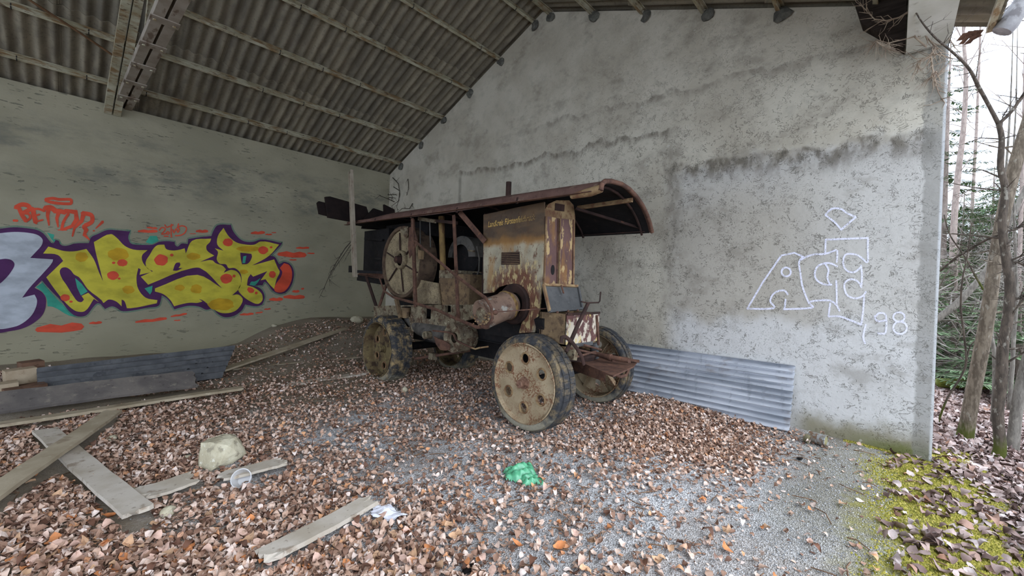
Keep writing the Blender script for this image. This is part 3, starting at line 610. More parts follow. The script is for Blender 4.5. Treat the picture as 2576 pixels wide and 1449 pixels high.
def disc_mat():
    t = NT('rust_speckled_disc'); n = t.noise(30, 5, 1); n2 = t.noise(4, 4, 2)
    c = t.mix(t.ramp(n2, .3, .7), s2l((168, 150, 120)), s2l((142, 124, 96)))
    m1 = t.ramp(t.noise(3.4, 4, 4), .44, .58)
    sp = t.ramp(t.noise(46, 4, 5, rough=.7), .46, .56)
    c = t.mix(t.math('MULTIPLY', t.math('MULTIPLY', m1, sp), .95), c, s2l((110, 70, 46)))
    c = t.mix(t.math('MULTIPLY', t.ramp(t.noise(60, 3, 6), .6, .68), .6), c, s2l((120, 84, 56)))
    t.bump(n, .3, .004); return t.done(c, .8, 0, .3)
DISC = disc_mat()
DISCR = mat('dark_rusty_disc', (112, 98, 66), (84, 66, 46), 5, [((56, 42, 32), 7, .48, .6, .9), ((136, 124, 80), 16, .6, .7, .7)], .85, 0, .25, [(22, .4, .008)])
def panel_mat(name, cream, oy, oz, cab=True):
    """cream paint worn to rust; coordinates are metres from the wagon's base point"""
    t = NT(name); x, y, z = t.xyz(); n = t.noise(6, 5, 1)
    c = t.mix(t.ramp(t.noise(5, 4, 2), .35, .65), s2l(cream), s2l(tuple(v*.86 for v in cream)))
    c = t.mix(t.math('MULTIPLY', t.ramp(t.noise((14, 14, 8), 6, 3, rough=.75), .53, .61), .85), c, s2l((92, 60, 44)))
    c = t.mix(t.math('MULTIPLY', t.ramp(t.noise((5, 5, 1.6), 5, 4), .5, .66), .75), c, s2l((146, 110, 66)))
    if cab:
        zz = t.math('ADD', z, t.math('MULTIPLY', t.math('SUBTRACT', n, .5), .14))
        # rust bloom round the shaft opening with runs below
        dy = t.math('SUBTRACT', y, oy); dz = t.math('SUBTRACT', z, oz)
        r = t.math('SQRT', t.math('ADD', t.math('MULTIPLY', dy, dy), t.math('MULTIPLY', dz, dz)))
        r = t.math('ADD', r, t.math('MULTIPLY', t.math('SUBTRACT', t.noise((9, 9, 5), 5, 6), .5), .5))
        c = t.mix(t.math('MULTIPLY', t.ramp(r, .6, .34), .94), c, t.mix(t.noise(20, 4, 7), s2l((112, 66, 44)), s2l((70, 44, 34))))
        fl = t.math('MULTIPLY', t.ramp(r, .62, .5), t.ramp(t.noise((18, 18, 8), 5, 8, rough=.7), .52, .58))
        c = t.mix(t.math('MULTIPLY', fl, .8), c, s2l((176, 156, 110)))
        # darker brown band painted along the top
        c = t.mix(t.math('MULTIPLY', t.ramp(zz, 2.12, 2.17), .93), c, t.mix(t.ramp(t.noise((3, 3, 9), 5, 9), .35, .65), s2l((88, 66, 44)), s2l((66, 50, 38))))
        b = t.math('MULTIPLY', t.ramp(zz, 2.08, 2.14), t.ramp(zz, 2.24, 2.16))
        c = t.mix(t.math('MULTIPLY', b, .7), c, s2l((138, 100, 54)))
    t.bump(n, .25, .008); return t.done(c, .75, 0, .3)
CABY, CABZ = -7.06, 1.38
BASE = Vector((-1.7, -5.9, 0))
PANEL = panel_mat('worn_cream_panel', (162, 152, 128), CABY-BASE.y, CABZ)
BOXP = panel_mat('flaked_toolbox_paint', (206, 198, 178), 0, 0, False)
for_box = mat('flaking_white_front', (96, 64, 58), (78, 54, 50), 6, [((186, 174, 154), (9, 9, 6), .5, .56, .95, 3), ((190, 168, 104), (12, 12, 8), .56, .62, .8, 4)], .8, 0, .3, [(20, .4, .006)])
DOORM = mat('brown_door_paint', (100, 74, 68), (86, 62, 58), 4, [((128, 92, 54), (5, 5, 2), .5, .64, .85), ((176, 150, 104), (10, 10, 5), .56, .62, .9)], .75, 0, .3, [(18, .25, .005)])
EDGE = mat('chipped_cream_edge', (150, 126, 90), (112, 84, 58), 6, [((104, 70, 50), 13, .5, .6, .8)], .8, 0, .3)
t = NT('khaki_mesh_cover'); c = t.mix(t.ramp(t.noise(4, 4, 1), .35, .65), s2l((150, 134, 104)), s2l((116, 102, 80))); e_ = t.voro((30, 34, 26), 2, 'DISTANCE_TO_EDGE')
c = t.mix(t.ramp(e_, .09, .02, 0, .55), c, s2l((70, 60, 48))); c = t.mix(t.ramp(t.noise(8, 5, 3), .54, .68, 0, .6), c, s2l((88, 74, 58))); t.bump(e_, .5, .006); SHEETG = t.done(c, .9, 0, .2)

mc = thing('engine_wagon', 'rusty derelict engine wagon on four wheels under an arched metal canopy', 'machine', BASE)
def PX(px, py, X): return P(px, py, 0, X)
def PY(px, py, Y): return P(px, py, 1, Y)
def part(mb, name, m_, parent=None, smooth=False): return mb.build(name, m_, parent or mc, None, smooth)

def wheel(c, xo, wd, r, rim, recess, mt, md, tname, far=False, rows=2, nb=48):
    gap_, hgt_ = (.93, .009) if rows == 2 else (.8, .016)
    """c = (y, z) of the axle, xo = X of the outer face, axis +X points to the wagon's middle"""
    sg = -1 if far else 1
    O = Vector((xo, c[0], c[1])); ax = Vector((sg, 0, 0))
    pr = [(.03, rim), (.004, rim+.015), (0, r-.05), (.012, r-.022), (.04, r-.006), (wd/2, r), (wd-.04, r-.006), (wd-.012, r-.022), (wd, r-.05), (wd-.004, rim+.015), (wd-.03, rim)]
    tire = part(MB().lathe(pr, O, ax, 64), 'tire', mt, None, 35)
    m_ = MB()
    for k in range(nb):
        for q in range(rows):
            a = 2*PI*(k+.5*(q % 2))/nb; u0 = .035+(wd-.07)*q/rows+.006; u1 = .035+(wd-.07)*(q+1)/rows-.006; da = PI/nb*gap_; vs = []
            for rr_ in (r-.012, r+hgt_):
                for aa in (a-da, a+da):
                    for u in (u0, u1): vs.append(O+ax*u+Vector((0, math.cos(aa)*rr_, math.sin(aa)*rr_)))
            m_.add(vs, [(0, 1, 3, 2), (4, 6, 7, 5), (0, 4, 5, 1), (2, 3, 7, 6), (0, 2, 6, 4), (1, 5, 7, 3)])
    m_.build('tread', TREADM if rows == 2 else mt, tire)
    # steel rim and dished disc with six round holes
    rp = [(0.0, rim+.012), (-.006, rim), (.012, rim-.012), (recess, rim-.03), (recess+.02, rim-.03), (wd-.01, rim-.006), (wd, rim+.012)]
    rimo = part(MB().lathe(rp, O, ax, 64), 'wheel_rim', md, None, 40)
    hr = rim*.63; holes = [arc(hr*math.cos(PI/2+k*PI/3), hr*math.sin(PI/2+k*PI/3), .052 if not far else .048, n=14) for k in range(6)]
    loops = [arc(0, 0, rim-.025, n=64)]+[h[::-1] for h in holes]
    X0 = xo+sg*recess
    dk = part(MB().poly(loops, lambda a, b: Vector((X0, c[0]+a, c[1]+b)), .014, (sg, 0, 0)), 'wheel_disc', md)
    for k in range(6):
        cy, cz_ = c[0]+hr*math.cos(PI/2+k*PI/3), c[1]+hr*math.sin(PI/2+k*PI/3)
        MB().lathe([(.012, .05), (-.012, .053), (-.014, .062), (-.002, .07), (.004, .072)], (X0, cy, cz_), ax, 18).build('hole_lip', EDGE if not far else md, dk, None, 40)
    if not far:
        hp = [(.02, .07), (0, .07), (-.004, .06), (-.03, .06), (-.032, .05), (-.06, .05), (-.062, .043), (-.09, .043), (-.098, .036), (-.1, .02), (-.092, .018), (-.092, 0)]
        part(MB().lathe(hp, (X0, c[0], c[1]), ax, 28), 'wheel_hub', HUBM if recess < .1 else DISCR, None, 25)
    else:
        part(MB().lathe([(.02, .0), (.02, .16), (.09, .15), (.1, .09), (.2, .08), (.2, 0)], (X0, c[0], c[1]), ax, 28), 'brake_drum', RUSTD, None, 30)
        for k in range(6):
            a = PI/3*k; d = Vector((0, math.cos(a), math.sin(a)))
            A = Vector((X0+sg*.015, c[0], c[1])); q = Vector((sg, 0, 0))
            vs = []
            n_ = q.cross(d)*.008
            for pnt in (A+d*.1, A+d*(rim-.03), A+d*(rim-.03)+q*.05, A+d*.12+q*.12): vs += [pnt+n_, pnt-n_]
            part(MB().add(vs, [(0, 2, 4, 6), (1, 7, 5, 3), (0, 1, 3, 2), (2, 3, 5, 4), (4, 5, 7, 6), (6, 7, 1, 0)]), 'gusset', md)
wheel((-7.5, .53), -2.6, .28, .53, .435, .03, RUBF, DISC, 'front')
wheel((-4.3, .475), -2.6, .36, .54, .44, .15, RUBR, DISCR, 'rear', rows=3, nb=30)
wheel((-7.42, .54), -.83, .22, .53, .435, .04, RUBF, DISC, 'far', True)
wheel((-4.3, .49), -.75, .36, .54, .44, .12, RUBR, DISCR, 'far_rear', True, rows=3, nb=30)
# axles and frame
part(MB().tube([(-2.55, -7.5, .53), (-.9, -7.45, .54)], .05, 12), 'front_axle', BLACKI)
part(MB().tube([(-2.4, -4.3, .475), (-.9, -4.3, .49)], .07, 12), 'rear_axle', BLACKI)
for xr in (-2.12, -1.22):
    m_ = MB(); m_.bar((xr, -3.3, .95), (xr, -7.35, .91), .012, .16); m_.bar((xr, -3.3, 1.03), (xr, -7.35, .99), .09, .012); m_.bar((xr, -3.3, .87), (xr, -7.35, .83), .09, .012)
    part(m_, 'frame_rail', BLACKI)
for yy in (-3.35, -5.2, -6.4, -7.2): part(MB().box((-1.67, yy, .93), (.9, .09, .13)), 'crossmember', BLACKI)
part(MB().lathe([(0, .0), (0, .3), (.05, .32), (.09, .3), (.09, 0)], (-1.68, -7.5, .72), (0, 0, 1), 28), 'turntable', RUSTD, None, 30)
for s in (-1.95, -1.4): part(MB().bar((s, -7.5, .55), (s, -7.5, .74), .09, .12, (1, 0, 0)), 'spring_block', RUSTD)
part(MB().box((-1.68, -5.7, 1.02), (1.0, 3.4, .02)), 'deck_plate', BLACKI)
part(MB().box((-1.6, -6.1, .72), (.62, 1.6, .34)), 'belly_shade_box', BLACKI)  # black box added to darken the space under the wagon
part(MB().box((-1.65, -4.9, .78), (.7, .9, .3)), 'final_drive', BLACKI)
# canopy: arched sheet, rim and stays
def can_pt(u, v):
    """u 0..1 from the near eave over the arch to the far eave, v 0 rear .. 1 front"""
    pf = [(-2.56, 2.55), (-2.545, 2.61), (-2.47, 2.665), (-2.3, 2.705), (-2.05, 2.735), (-1.8, 2.735), (-1.55, 2.70), (-1.32, 2.64), (-1.14, 2.56), (-1.0, 2.47), (-.9, 2.37)]
    f = u*(len(pf)-1); i = min(int(f), len(pf)-2); f -= i
    x = pf[i][0]*(1-f)+pf[i+1][0]*f; z = pf[i][1]*(1-f)+pf[i+1][1]*f
    y = -2.95+(-8.36+.22*(x+2.56)/1.66+2.95)*v
    if z > 2.56: z = 2.56+(z-2.56)*(.12+.88*sst(0, .3, v))
    return Vector((x, y, z+.085*(1-v)*(1-.3*u)+.012*math.sin(v*9)*(u < .2)))
NU, NV = 30, 24
vs = [can_pt(i/NU, j/NV)+Vector((0, 0, dz)) for dz in (0, -.012) for j in range(NV+1) for i in range(NU+1)]; K = (NU+1)*(NV+1); fs = []
for j in range(NV):
    for i in range(NU):
        a = j*(NU+1)+i; fs += [(a, a+1, a+NU+2, a+NU+1), (K+a, K+a+NU+1, K+a+NU+2, K+a+1)]
for i in range(NU): fs += [(i, K+i, K+i+1, i+1), (NV*(NU+1)+i, NV*(NU+1)+i+1, K+NV*(NU+1)+i+1, K+NV*(NU+1)+i)]
for j in range(NV): fs += [(j*(NU+1), (j+1)*(NU+1), K+(j+1)*(NU+1), K+j*(NU+1)), (j*(NU+1)+NU, K+j*(NU+1)+NU, K+(j+1)*(NU+1)+NU, (j+1)*(NU+1)+NU)]
cano = part(MB().add(vs, fs), 'canopy', ROOFR, None, 50)
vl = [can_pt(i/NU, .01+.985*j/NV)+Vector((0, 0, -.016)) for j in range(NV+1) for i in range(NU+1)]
MB().add(vl, [(j*(NU+1)+i, j*(NU+1)+i+1, (j+1)*(NU+1)+i+1, (j+1)*(NU+1)+i) for j in range(NV) for i in range(NU)]).build('canopy_shade_sheet', BLACKI, cano, None, 50)  # near-black sheet: the shade under the arch put into its colour
MB().tube([can_pt(i/NU, 1.0)+Vector((0, -.01, -.006)) for i in range(NU+1)], .026, 8).build('canopy_rim', RUST, cano, None, 60)
MB().tube([can_pt(i/NU, .975)+Vector((0, 0, -.035)) for i in range(3, NU+1)], .016, 6).build('canopy_rib', RUSTD, cano)
m_ = MB(); m_.angle(can_pt(0, .0)+Vector((.02, 0, -.01)), can_pt(0, .985)+Vector((.02, 0, -.01)), .06, .008); m_.build('eave_angle', RUST, cano)
MB().angle(can_pt(1, .0)+Vector((-.02, 0, 0)), can_pt(1, .985)+Vector((-.02, 0, 0)), .05, .008).build('eave_angle', RUSTD, cano)
tip = [can_pt(0, 1)+Vector((.03, .35, -.01)), can_pt(0, 1)+Vector((.02, .12, .0)), can_pt(0, 1)+Vector((.02, 0, .02))]
MB().tube(tip, [.03, .045, .04], 10).build('curled_sheet_edge', EDGE, cano, None, 50)
MB().angle(PY(1452, 528, -7.5), PY(1592, 508, -8.22), .05, .008).build('canopy_stay', EDGE, cano)
MB().angle(PY(1448, 528, -7.55), can_pt(.96, .97), .035, .006).build('canopy_stay', RUSTD, cano)
for v in (.2, .4, .6, .8):
    MB().tube([can_pt(i/NU, v)+Vector((0, 0, -.03)) for i in range(NU+1)], .018, 5).build('canopy_rib', RUSTD, cano)
ex = PX(1280, 458, -1.9); part(MB().lathe([(0, .038), (.3, .038), (.3, .03), (0, .03)], ex-Vector((0, 0, .3)), (0, 0, 1), 18), 'exhaust_pipe', RUSTD, None, 30)
# posts, stays and rods on the near side
p1a, p1b = PX(1034, 550, -2.45), PX(1041, 772, -2.45); part(MB().angle(p1a, p1b, .065, .009, (1, 0, 0)), 'post', RUST)
p2a, p2b = PX(1138, 542, -2.45), PX(1149, 803, -2.45); part(MB().angle(p2a, p2b, .055, .009, (1, 0, 0)), 'post', RUST)
gp_ = [PX(a, b, -2.44) for a, b in ((1030, 572), (1040, 570), (1050, 603), (1047, 618), (1030, 650), (1026, 620))]
part(MB().poly([[(v.y, v.z) for v in gp_]], lambda a, b: Vector((-2.44, a, b)), .01, (1, 0, 0)), 'gusset_plate', RUST)
part(MB().bar(PX(1156, 533, -2.42), PX(1220, 608, -2.34), .012, .075), 'diagonal_stay', RUST)
for a, b in (((1057, 553), (1057, 618)), ((1081, 556), (1083, 622))): part(MB().tube([PX(*a, -2.3), PX(*b, -2.3)], .011, 6), 'rod', GREYD)
part(MB().bar(PX(1053, 550, -2.3), PX(1096, 557, -2.3), .03, .055), 'bracket', CAST); part(MB().bar(PX(1092, 555, -2.28), PX(1150, 561, -2.28), .03, .045), 'bracket', RUSTD)
part(MB().tube([PX(1110, 545, -2.1), PX(1112, 600, -2.1), PX(1115, 690, -2.1)], .048, 16), 'riser_pipe', YELP, None, 40)
hoop = [PX(1043, 606, -2.46), PX(1090, 646, -2.58), PX(1150, 696, -2.72), PX(1200, 734, -2.83), PX(1222, 750, -2.87), PX(1236, 774, -2.89), PX(1239, 800, -2.89), PX(1226, 821, -2.87), PX(1200, 823, -2.83), PX(1150, 803, -2.68), PX(1100, 780, -2.55), PX(1045, 763, -2.46), PX(990, 748, -2.38), PX(966, 732, -2.33), PX(955, 700, -2.31)]
part(MB().tube(hoop, .012, 8, flat=1.8), 'belt_guard', RUST, None, 60)
part(MB().tube([PX(1243, 785, -2.88), PX(1300, 781, -2.66), PX(1374, 776, -2.36)], .007, 6), 'guard_rod', RUST)
part(MB().blob(PX(1246, 786, -2.87), (.03, .035, .03), 3, 2, .1), 'rod_knuckle', RUST, None, True)
FLYR = mat('brown_wheel_rim', (100, 82, 64), (76, 60, 48), 6, [((56, 44, 36), 12, .5, .66, .8)], .85, .1, .25, [(26, .4, .006)])
# flywheel with its dusty mesh cover
fc = (-4.45, 1.93)
fw = part(MB().lathe([(0, .55), (0, .6), (.02, .606), (.30, .606), (.30, .55), (.27, .54), (.03, .54)], (-2.3, *fc), (1, 0, 0), 56, True), 'flywheel', FLYR, None, 30)
MB().poly([arc(0, 0, .555, n=56), arc(.02, 0.0, .1, n=16)[::-1]], lambda a, b: Vector((-2.285+.05*(a*a+b*b), fc[0]+a, fc[1]+b)), .008, (1, 0, 0)).build('mesh_cover', SHEETG, fw)
MB().poly([arc(0, 0, .57, n=40)], lambda a, b: Vector((-2.03, fc[0]+a, fc[1]+b)), .02, (1, 0, 0)).build('back_disc', FLYR, fw)
for k in range(6):
    a = .35+k*PI/3; MB().bar((-2.30, fc[0]+.12*math.cos(a), fc[1]+.12*math.sin(a)), (-2.285, fc[0]+.5*math.cos(a), fc[1]+.5*math.sin(a)), .018, .016, (1, 0, 0)).build('spoke', RUSTD, fw)
hc = PX(1006, 653, -2.33)
MB().lathe([(0, .1), (-.02, .11), (-.035, .13), (-.02, .15), (.02, .155), (.05, .15)], hc, (1, 0, 0), 28).build('hub_ring', SHEETG, fw, None, 50)
MB().lathe([(.1, .1), (.0, .06), (-.06, .055), (-.065, .03), (-.065, 0)], hc+Vector((0, .03, 0)), (1, 0, 0), 20).build('hub_shaft', RUSTD, fw, None, 40)
sc = [PX(a, b, -2.31) for a, b in ((1008, 578), (1028, 570), (1028, 590), (1024, 600), (1016, 592))]
MB().poly([[(v.y, v.z) for v in sc]], lambda a, b: Vector((-2.325, a, b)), .01, (1, 0, 0)).build('pale_patch', CAST, fw)
gp_ = [PX(a, b, -2.42) for a, b in ((1049, 628), (1057, 630), (1056, 652), (1048, 651))]
part(MB().poly([[(v.y, v.z) for v in gp_]], lambda a, b: Vector((-2.40, a, b)), .05, (1, 0, 0)), 'bearing_block', BROWN)
# rear bodywork
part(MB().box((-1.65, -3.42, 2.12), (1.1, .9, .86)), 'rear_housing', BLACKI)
for k, (a, b) in enumerate((((918, 600), (962, 604)), ((918, 647), (962, 652)))): part(MB().bar(PX(*a, -2.24), PX(*b, -2.24), .03, .04), 'housing_band', BLACKI)
part(MB().angle(PX(903, 690, -2.25), PX(966, 701, -2.25), .08, .01), 'rear_rail', RUST)
part(MB().bar(PX(903, 698, -2.2), PX(966, 708, -2.2), .08, .12), 'rear_sill', BLACKI)
part(MB().bar(PX(921, 694, -2.24), PX(955, 796, -2.24), .02, .075), 'strut', RUSTD); part(MB().bar(PX(973, 712, -2.22), PX(946, 797, -2.22), .02, .06), 'strut', RUST)
part(MB().bar(PX(997, 752, -2.3), PX(1008, 800, -2.3), .05, .06), 'leg', BROWN)
part(MB().box((-1.6, -4.25, 2.5), (1.0, 1.3, .24)), 'upper_gap_blocker', BLACKI); part(MB().box((-1.5, -4.5, 1.27), (.8, 1.5, .52)), 'lower_gap_blocker', BLACKI)  # black boxes added to block the light gaps above and below the flywheel
# white guide post at the rear
ma, mb_ = PX(882, 428, -2.62), PX(893, 697, -2.62)
m_ = MB(); q = Vector((0, 1, 0))
m_.bar(ma-Vector((0, 0, .06)), mb_, .012, .095, (0, 1, 0)); m_.bar(ma+q*.045-Vector((0, 0, .02)), mb_+q*.045, .05, .012, (0, 1, 0)); m_.bar(ma-q*.045, mb_-q*.045, .05, .012, (0, 1, 0))
part(m_, 'guide_post', mat('weathered_pale_post', (160, 148, 130), (134, 122, 104), 4, [((104, 80, 66), (9, 9, 4), .55, .66, .8)], .9, 0, .2))
part(MB().box(PX(884, 677, -2.58), (.06, .1, .12)), 'stop_block', BLACKI)
part(MB().bar(mb_+Vector((.02, -.05, .1)), mb_+Vector((.4, -.35, .1)), .05, .05), 'post_bracket', BLACKI)
# engine, castings and gear
ebx = PX(1105, 690, -2.2); eb2 = PX(1180, 766, -2.2)
part(MB().box(((-2.2-1.45)/2, (ebx.y+eb2.y)/2, (ebx.z+eb2.z)/2-.02), (.75, abs(ebx.y-eb2.y), abs(ebx.z-eb2.z)+.05)), 'engine_block', BROWN)
t0 = PX(1106, 686, -2.2); t1 = PX(1146, 697, -2.2)
part(MB().box((-1.9, (t0.y+t1.y)/2, t0.z-.02), (.62, abs(t0.y-t1.y), .12)), 'cylinder_head', CAST)
part(MB().box((-1.5, -5.4, 1.4), (.75, 2.0, .75)), 'crankcase', BLACKI)
part(MB().box((-1.08, -4.8, 1.75), (.03, 2.3, 1.5)), 'far_side_sheet', RUSTD)
gm = [PX(a, b, -2.25) for a, b in ((1036, 700), (1100, 712), (1106, 766), (1040, 764))]
part(MB().poly([[(v.y, v.z) for v in gm]], lambda a, b: Vector((-2.25, a, b)), .03, (1, 0, 0)), 'mesh_panel', SHEETG)
bed = [(940, 770), (1010, 768), (1190, 766), (1196, 800), (1152, 812), (1140, 838), (1035, 832), (1028, 798), (940, 796)]
hol = [[(1066, 772), (1085, 772), (1083, 803), (1065, 801)], [(1119, 769), (1134, 769), (1134, 785), (1119, 785)], [(1155, 768), (1165, 768), (1164, 776), (1155, 776)], [(1010, 771), (1034, 771), (1032, 797), (1013, 797)]]
lp = [[(v.y, v.z) for v in (PX(a, b, -2.27) for a, b in L)] for L in [bed]+hol]
part(MB().poly(lp, lambda a, b: Vector((-2.27, a, b)), .06, (1, 0, 0)), 'engine_bed', CAST)
bk = PX(1022, 786, -2.24); part(MB().lathe([(-.09, .0), (-.09, .06), (.06, .075), (.07, .08), (.08, .075), (.08, 0)], bk, (0, 0, 1), 20), 'oil_cup', BROWN, None, 40)
gc = PX(1172, 648, -1.75)
part(MB().lathe([(0, 0), (0, .3), (.4, .31), (.4, 0)], gc, (1, 0, 0), 36), 'magneto_drum', BLACKI, None, 30)
hv = []; nh_ = 18
for i in range(nh_):
    a = PI*(.0+1.0*i/(nh_-1)); hv += [gc+Vector((-.1, .335*math.cos(a), .335*math.sin(a))), gc+Vector((.3, .335*math.cos(a), .335*math.sin(a))), gc+Vector((-.12, .2*math.cos(a), .2*math.sin(a)))]
part(MB().add(hv, [(3*i, 3*i+3, 3*i+4, 3*i+1) for i in range(nh_-1)]+[(3*i, 3*i+2, 3*i+5, 3*i+3) for i in range(nh_-1)]), 'grey_hood', GREYD, None, 40)
part(MB().tube([PX(a, b, -1.9) for a, b in ((1200, 620), (1206, 650), (1205, 680), (1198, 700), (1188, 718))], .014, 6), 'cable', GREYD)
part(MB().tube([PX(a, b, -1.95) for a, b in ((1178, 630), (1193, 632))], .014, 6), 'petcock', CAST)
part(MB().tube([PX(1030, 800, -2.1), PX(1060, 822, -2.15), PX(1100, 838, -2.2), PX(1150, 842, -2.2)], [.1, .14, .15, .13], 18), 'gearbox', GREYD, None, 50)
nz = PX(1071, 843, -2.42)
part(MB().lathe([(.25, .07), (.02, .055), (.0, .06), (-.02, .06), (-.03, .05), (-.03, .035), (.1, .03)], nz, (1, 0, 0), 20), 'oil_filler', CAST, None, 40)
dc = PX(1140, 850, -2.45)
part(MB().lathe([(.02, .07), (.03, .14), (0, .165), (-.01, .2), (.03, .205), (.1, .2), (.12, .21), (.18, .21), (.2, .19), (.3, .18)], dc, (1, 0, 0), 40), 'gear_drum', CAST, None, 35)
sp = [PX(a, b, -2.46) for a, b in ((1092, 846), (1104, 852), (1118, 857), (1132, 866), (1131, 880), (1122, 882), (1108, 880), (1098, 866))]
part(MB().poly([[(v.y, v.z) for v in sp]], lambda a, b: Vector((-2.47, a, b)), .02, (1, 0, 0)), 'gear_guard', RUST)
part(MB().tube([PX(a, b, -2.5) for a, b in ((1090, 832), (1130, 836), (1142, 842), (1148, 856), (1158, 862), (1188, 875))], .02, 8, flat=.6), 'brake_lever', RUST)
part(MB().tube([PX(a, b, -2.52) for a, b in ((1186, 875), (1196, 878), (1206, 875), (1228, 872))], .011, 6), 'lever_rod', EDGE)
part(MB().tube([PX(1044, 902, -2.2), PX(1095, 895, -2.1), PX(1185, 881, -1.9)], .022, 8), 'tie_rod', RUST); part(MB().box(PX(1089, 896, -2.12), (.09, .11, .1)), 'rod_clamp', CAST)
# shaft drum through the cab panel
part(MB().lathe([(.05, .13), (-.02, .14), (-.04, .2), (-.05, .235), (-.03, .25), (.03, .25)], (-2.3, CABY, CABZ), (1, 0, 0), 44), 'shaft_ring', RUSTD, None, 35)
part(MB().lathe([(.02, .21), (.03, .0)], (-2.29, CABY, CABZ), (1, 0, 0), 30), 'ring_back', BLACKI)
axd = (Vector((-2.82, -7.03, 1.255))-Vector((-2.34, CABY, CABZ+.01))).normalized()
part(MB().lathe([(0, .135), (.06, .16), (.08, .175), (.13, .175), (.14, .165), (.46, .17), (.485, .175), (.49, .16), (.475, .1), (.485, .09), (.5, .085), (.5, 0)], (-2.34, CABY, CABZ+.01), axd, 40), 'belt_drum', mat('brown_drum', (128, 104, 86), (100, 80, 68), 4, [((150, 150, 140), (7, 7, 7), .56, .64, .7), ((72, 52, 44), 12, .54, .66, .8)], .8, .1, .3, [(20, .3, .006)]), None, 30)
part(MB().lathe([(0, .165), (.03, .182), (.05, .182), (.06, .17)], Vector((-2.34, CABY, CABZ+.01))+axd*.06, axd, 40), 'drum_collar', YELP, None, 30)
dp = Vector((-2.34, CABY, CABZ+.01))+axd*.5
part(MB().lathe([(-.01, .09), (.012, .08), (.02, .04), (.03, .035), (.03, 0)], dp, axd, 24), 'drum_cap', CAST, None, 40)
m_ = MB()
for k in range(40):
    a = rnd.uniform(PI*.9, PI*2.0); rr_ = rnd.uniform(.07, .16); m_.blob(dp+Vector((rnd.uniform(-.02, .01), rr_*math.cos(a), rr_*math.sin(a))), (.012, .016, .014), k, 1, .3)
mm = part(m_, 'caked_debris', EDGE); mm['kind'] = 'stuff'
# cab: panel, doors, vents
pn = [(1216, 540), (1300, 522), (1369, 508), (1367, 640), (1363, 715), (1357, 780), (1345, 836), (1305, 838), (1312, 815), (1322, 780), (1318, 745), (1300, 722), (1275, 716), (1255, 722), (1240, 736), (1216, 738)]
L = [(v.y, v.z) for v in (PX(a, b, -2.3) for a, b in pn)]
cab = part(MB().poly([L], lambda a, b: Vector((-2.3, a, b)), .02, (1, 0, 0)), 'cab_panel', PANEL)
yr, yf = PX(1216, 600, -2.3).y, -7.45
part(MB().box((-2.0, yr, 1.95), (.58, .02, 1.2)), 'cab_back', RUSTD); part(MB().box((-1.72, (yr+yf)/2, 1.95), (.02, abs(yr-yf), 1.2)), 'cab_side', RUSTD)
part(MB().box((-2.0, (yr+yf)/2, 1.2), (.5, .9, .5)), 'cab_floor_box', BLACKI)
ff = [(1368, 560), (1369, 530), (1380, 513), (1400, 504), (1432, 504), (1443, 516), (1447, 545), (1445, 720), (1362, 722)]
L = [(v.x, v.z) for v in (PY(a, b, -7.46) for a, b in ff)]
front = part(MB().poly([L], lambda a, b: Vector((a, -7.46, b)), .03, (0, 1, 0)), 'cab_front', EDGE)
for pts in ([(1375, 544), (1403, 549), (1401, 718), (1369, 718)], [(1409, 550), (1442, 553), (1440, 718), (1406, 718)]):
    L = [(v.x, v.z) for v in (PY(a, b, -7.49) for a, b in pts)]
    dr = part(MB().poly([L], lambda a, b: Vector((a, -7.495, b)), .03, (0, 1, 0)), 'door', DOORM)
    if pts[0][0] == 1375:
        v = PY(1391, 679, -7.5); MB().poly([arc(v.x, v.z, .035, n=14, ry=.06)], lambda a, b: Vector((a, -7.5, b)), .006, (0, 1, 0)).build('door_slot', BLACKI, dr)
    e = [PY(a, b, -7.5) for a, b in pts]
    MB().bar(e[0], e[3], .012, .02, (0, 1, 0)).build('door_edge', EDGE, dr); MB().bar(e[1], e[2], .012, .02, (0, 1, 0)).build('door_edge', RUST, dr)
L = [(v.x, v.z) for v in (PY(a, b, -7.47) for a, b in [(1403.5, 549), (1408.5, 550), (1405.5, 719), (1401.5, 719)])]
MB().poly([L], lambda a, b: Vector((a, -7.466, b)), .004, (0, 1, 0)).build('door_gap', BLACKI, front)
L = [(v.x, v.z) for v in (PY(a, b, -7.47) for a, b in [(1398, 511), (1421, 515), (1420, 532), (1397, 529)])]
MB().poly([L], lambda a, b: Vector((a, -7.468, b)), .006, (0, 1, 0)).build('vent', RUSTD, front)
g0 = [PX(a, b, -2.31) for a, b in [(1262, 635), (1306, 633), (1307, 665), (1261, 666)]]
gv = MB().poly([[(v.y, v.z) for v in g0]], lambda a, b: Vector((-2.312, a, b)), .01, (1, 0, 0)).build('vent_grille', RUSTD, cab)
for k in range(7):
    f = (k+.5)/7; MB().bar(g0[0].lerp(g0[3], f)+Vector((-.006, 0, 0)), g0[1].lerp(g0[2], f)+Vector((-.006, 0, 0)), .006, .012, (1, 0, 0)).build('grille_slat', BROWN, gv)
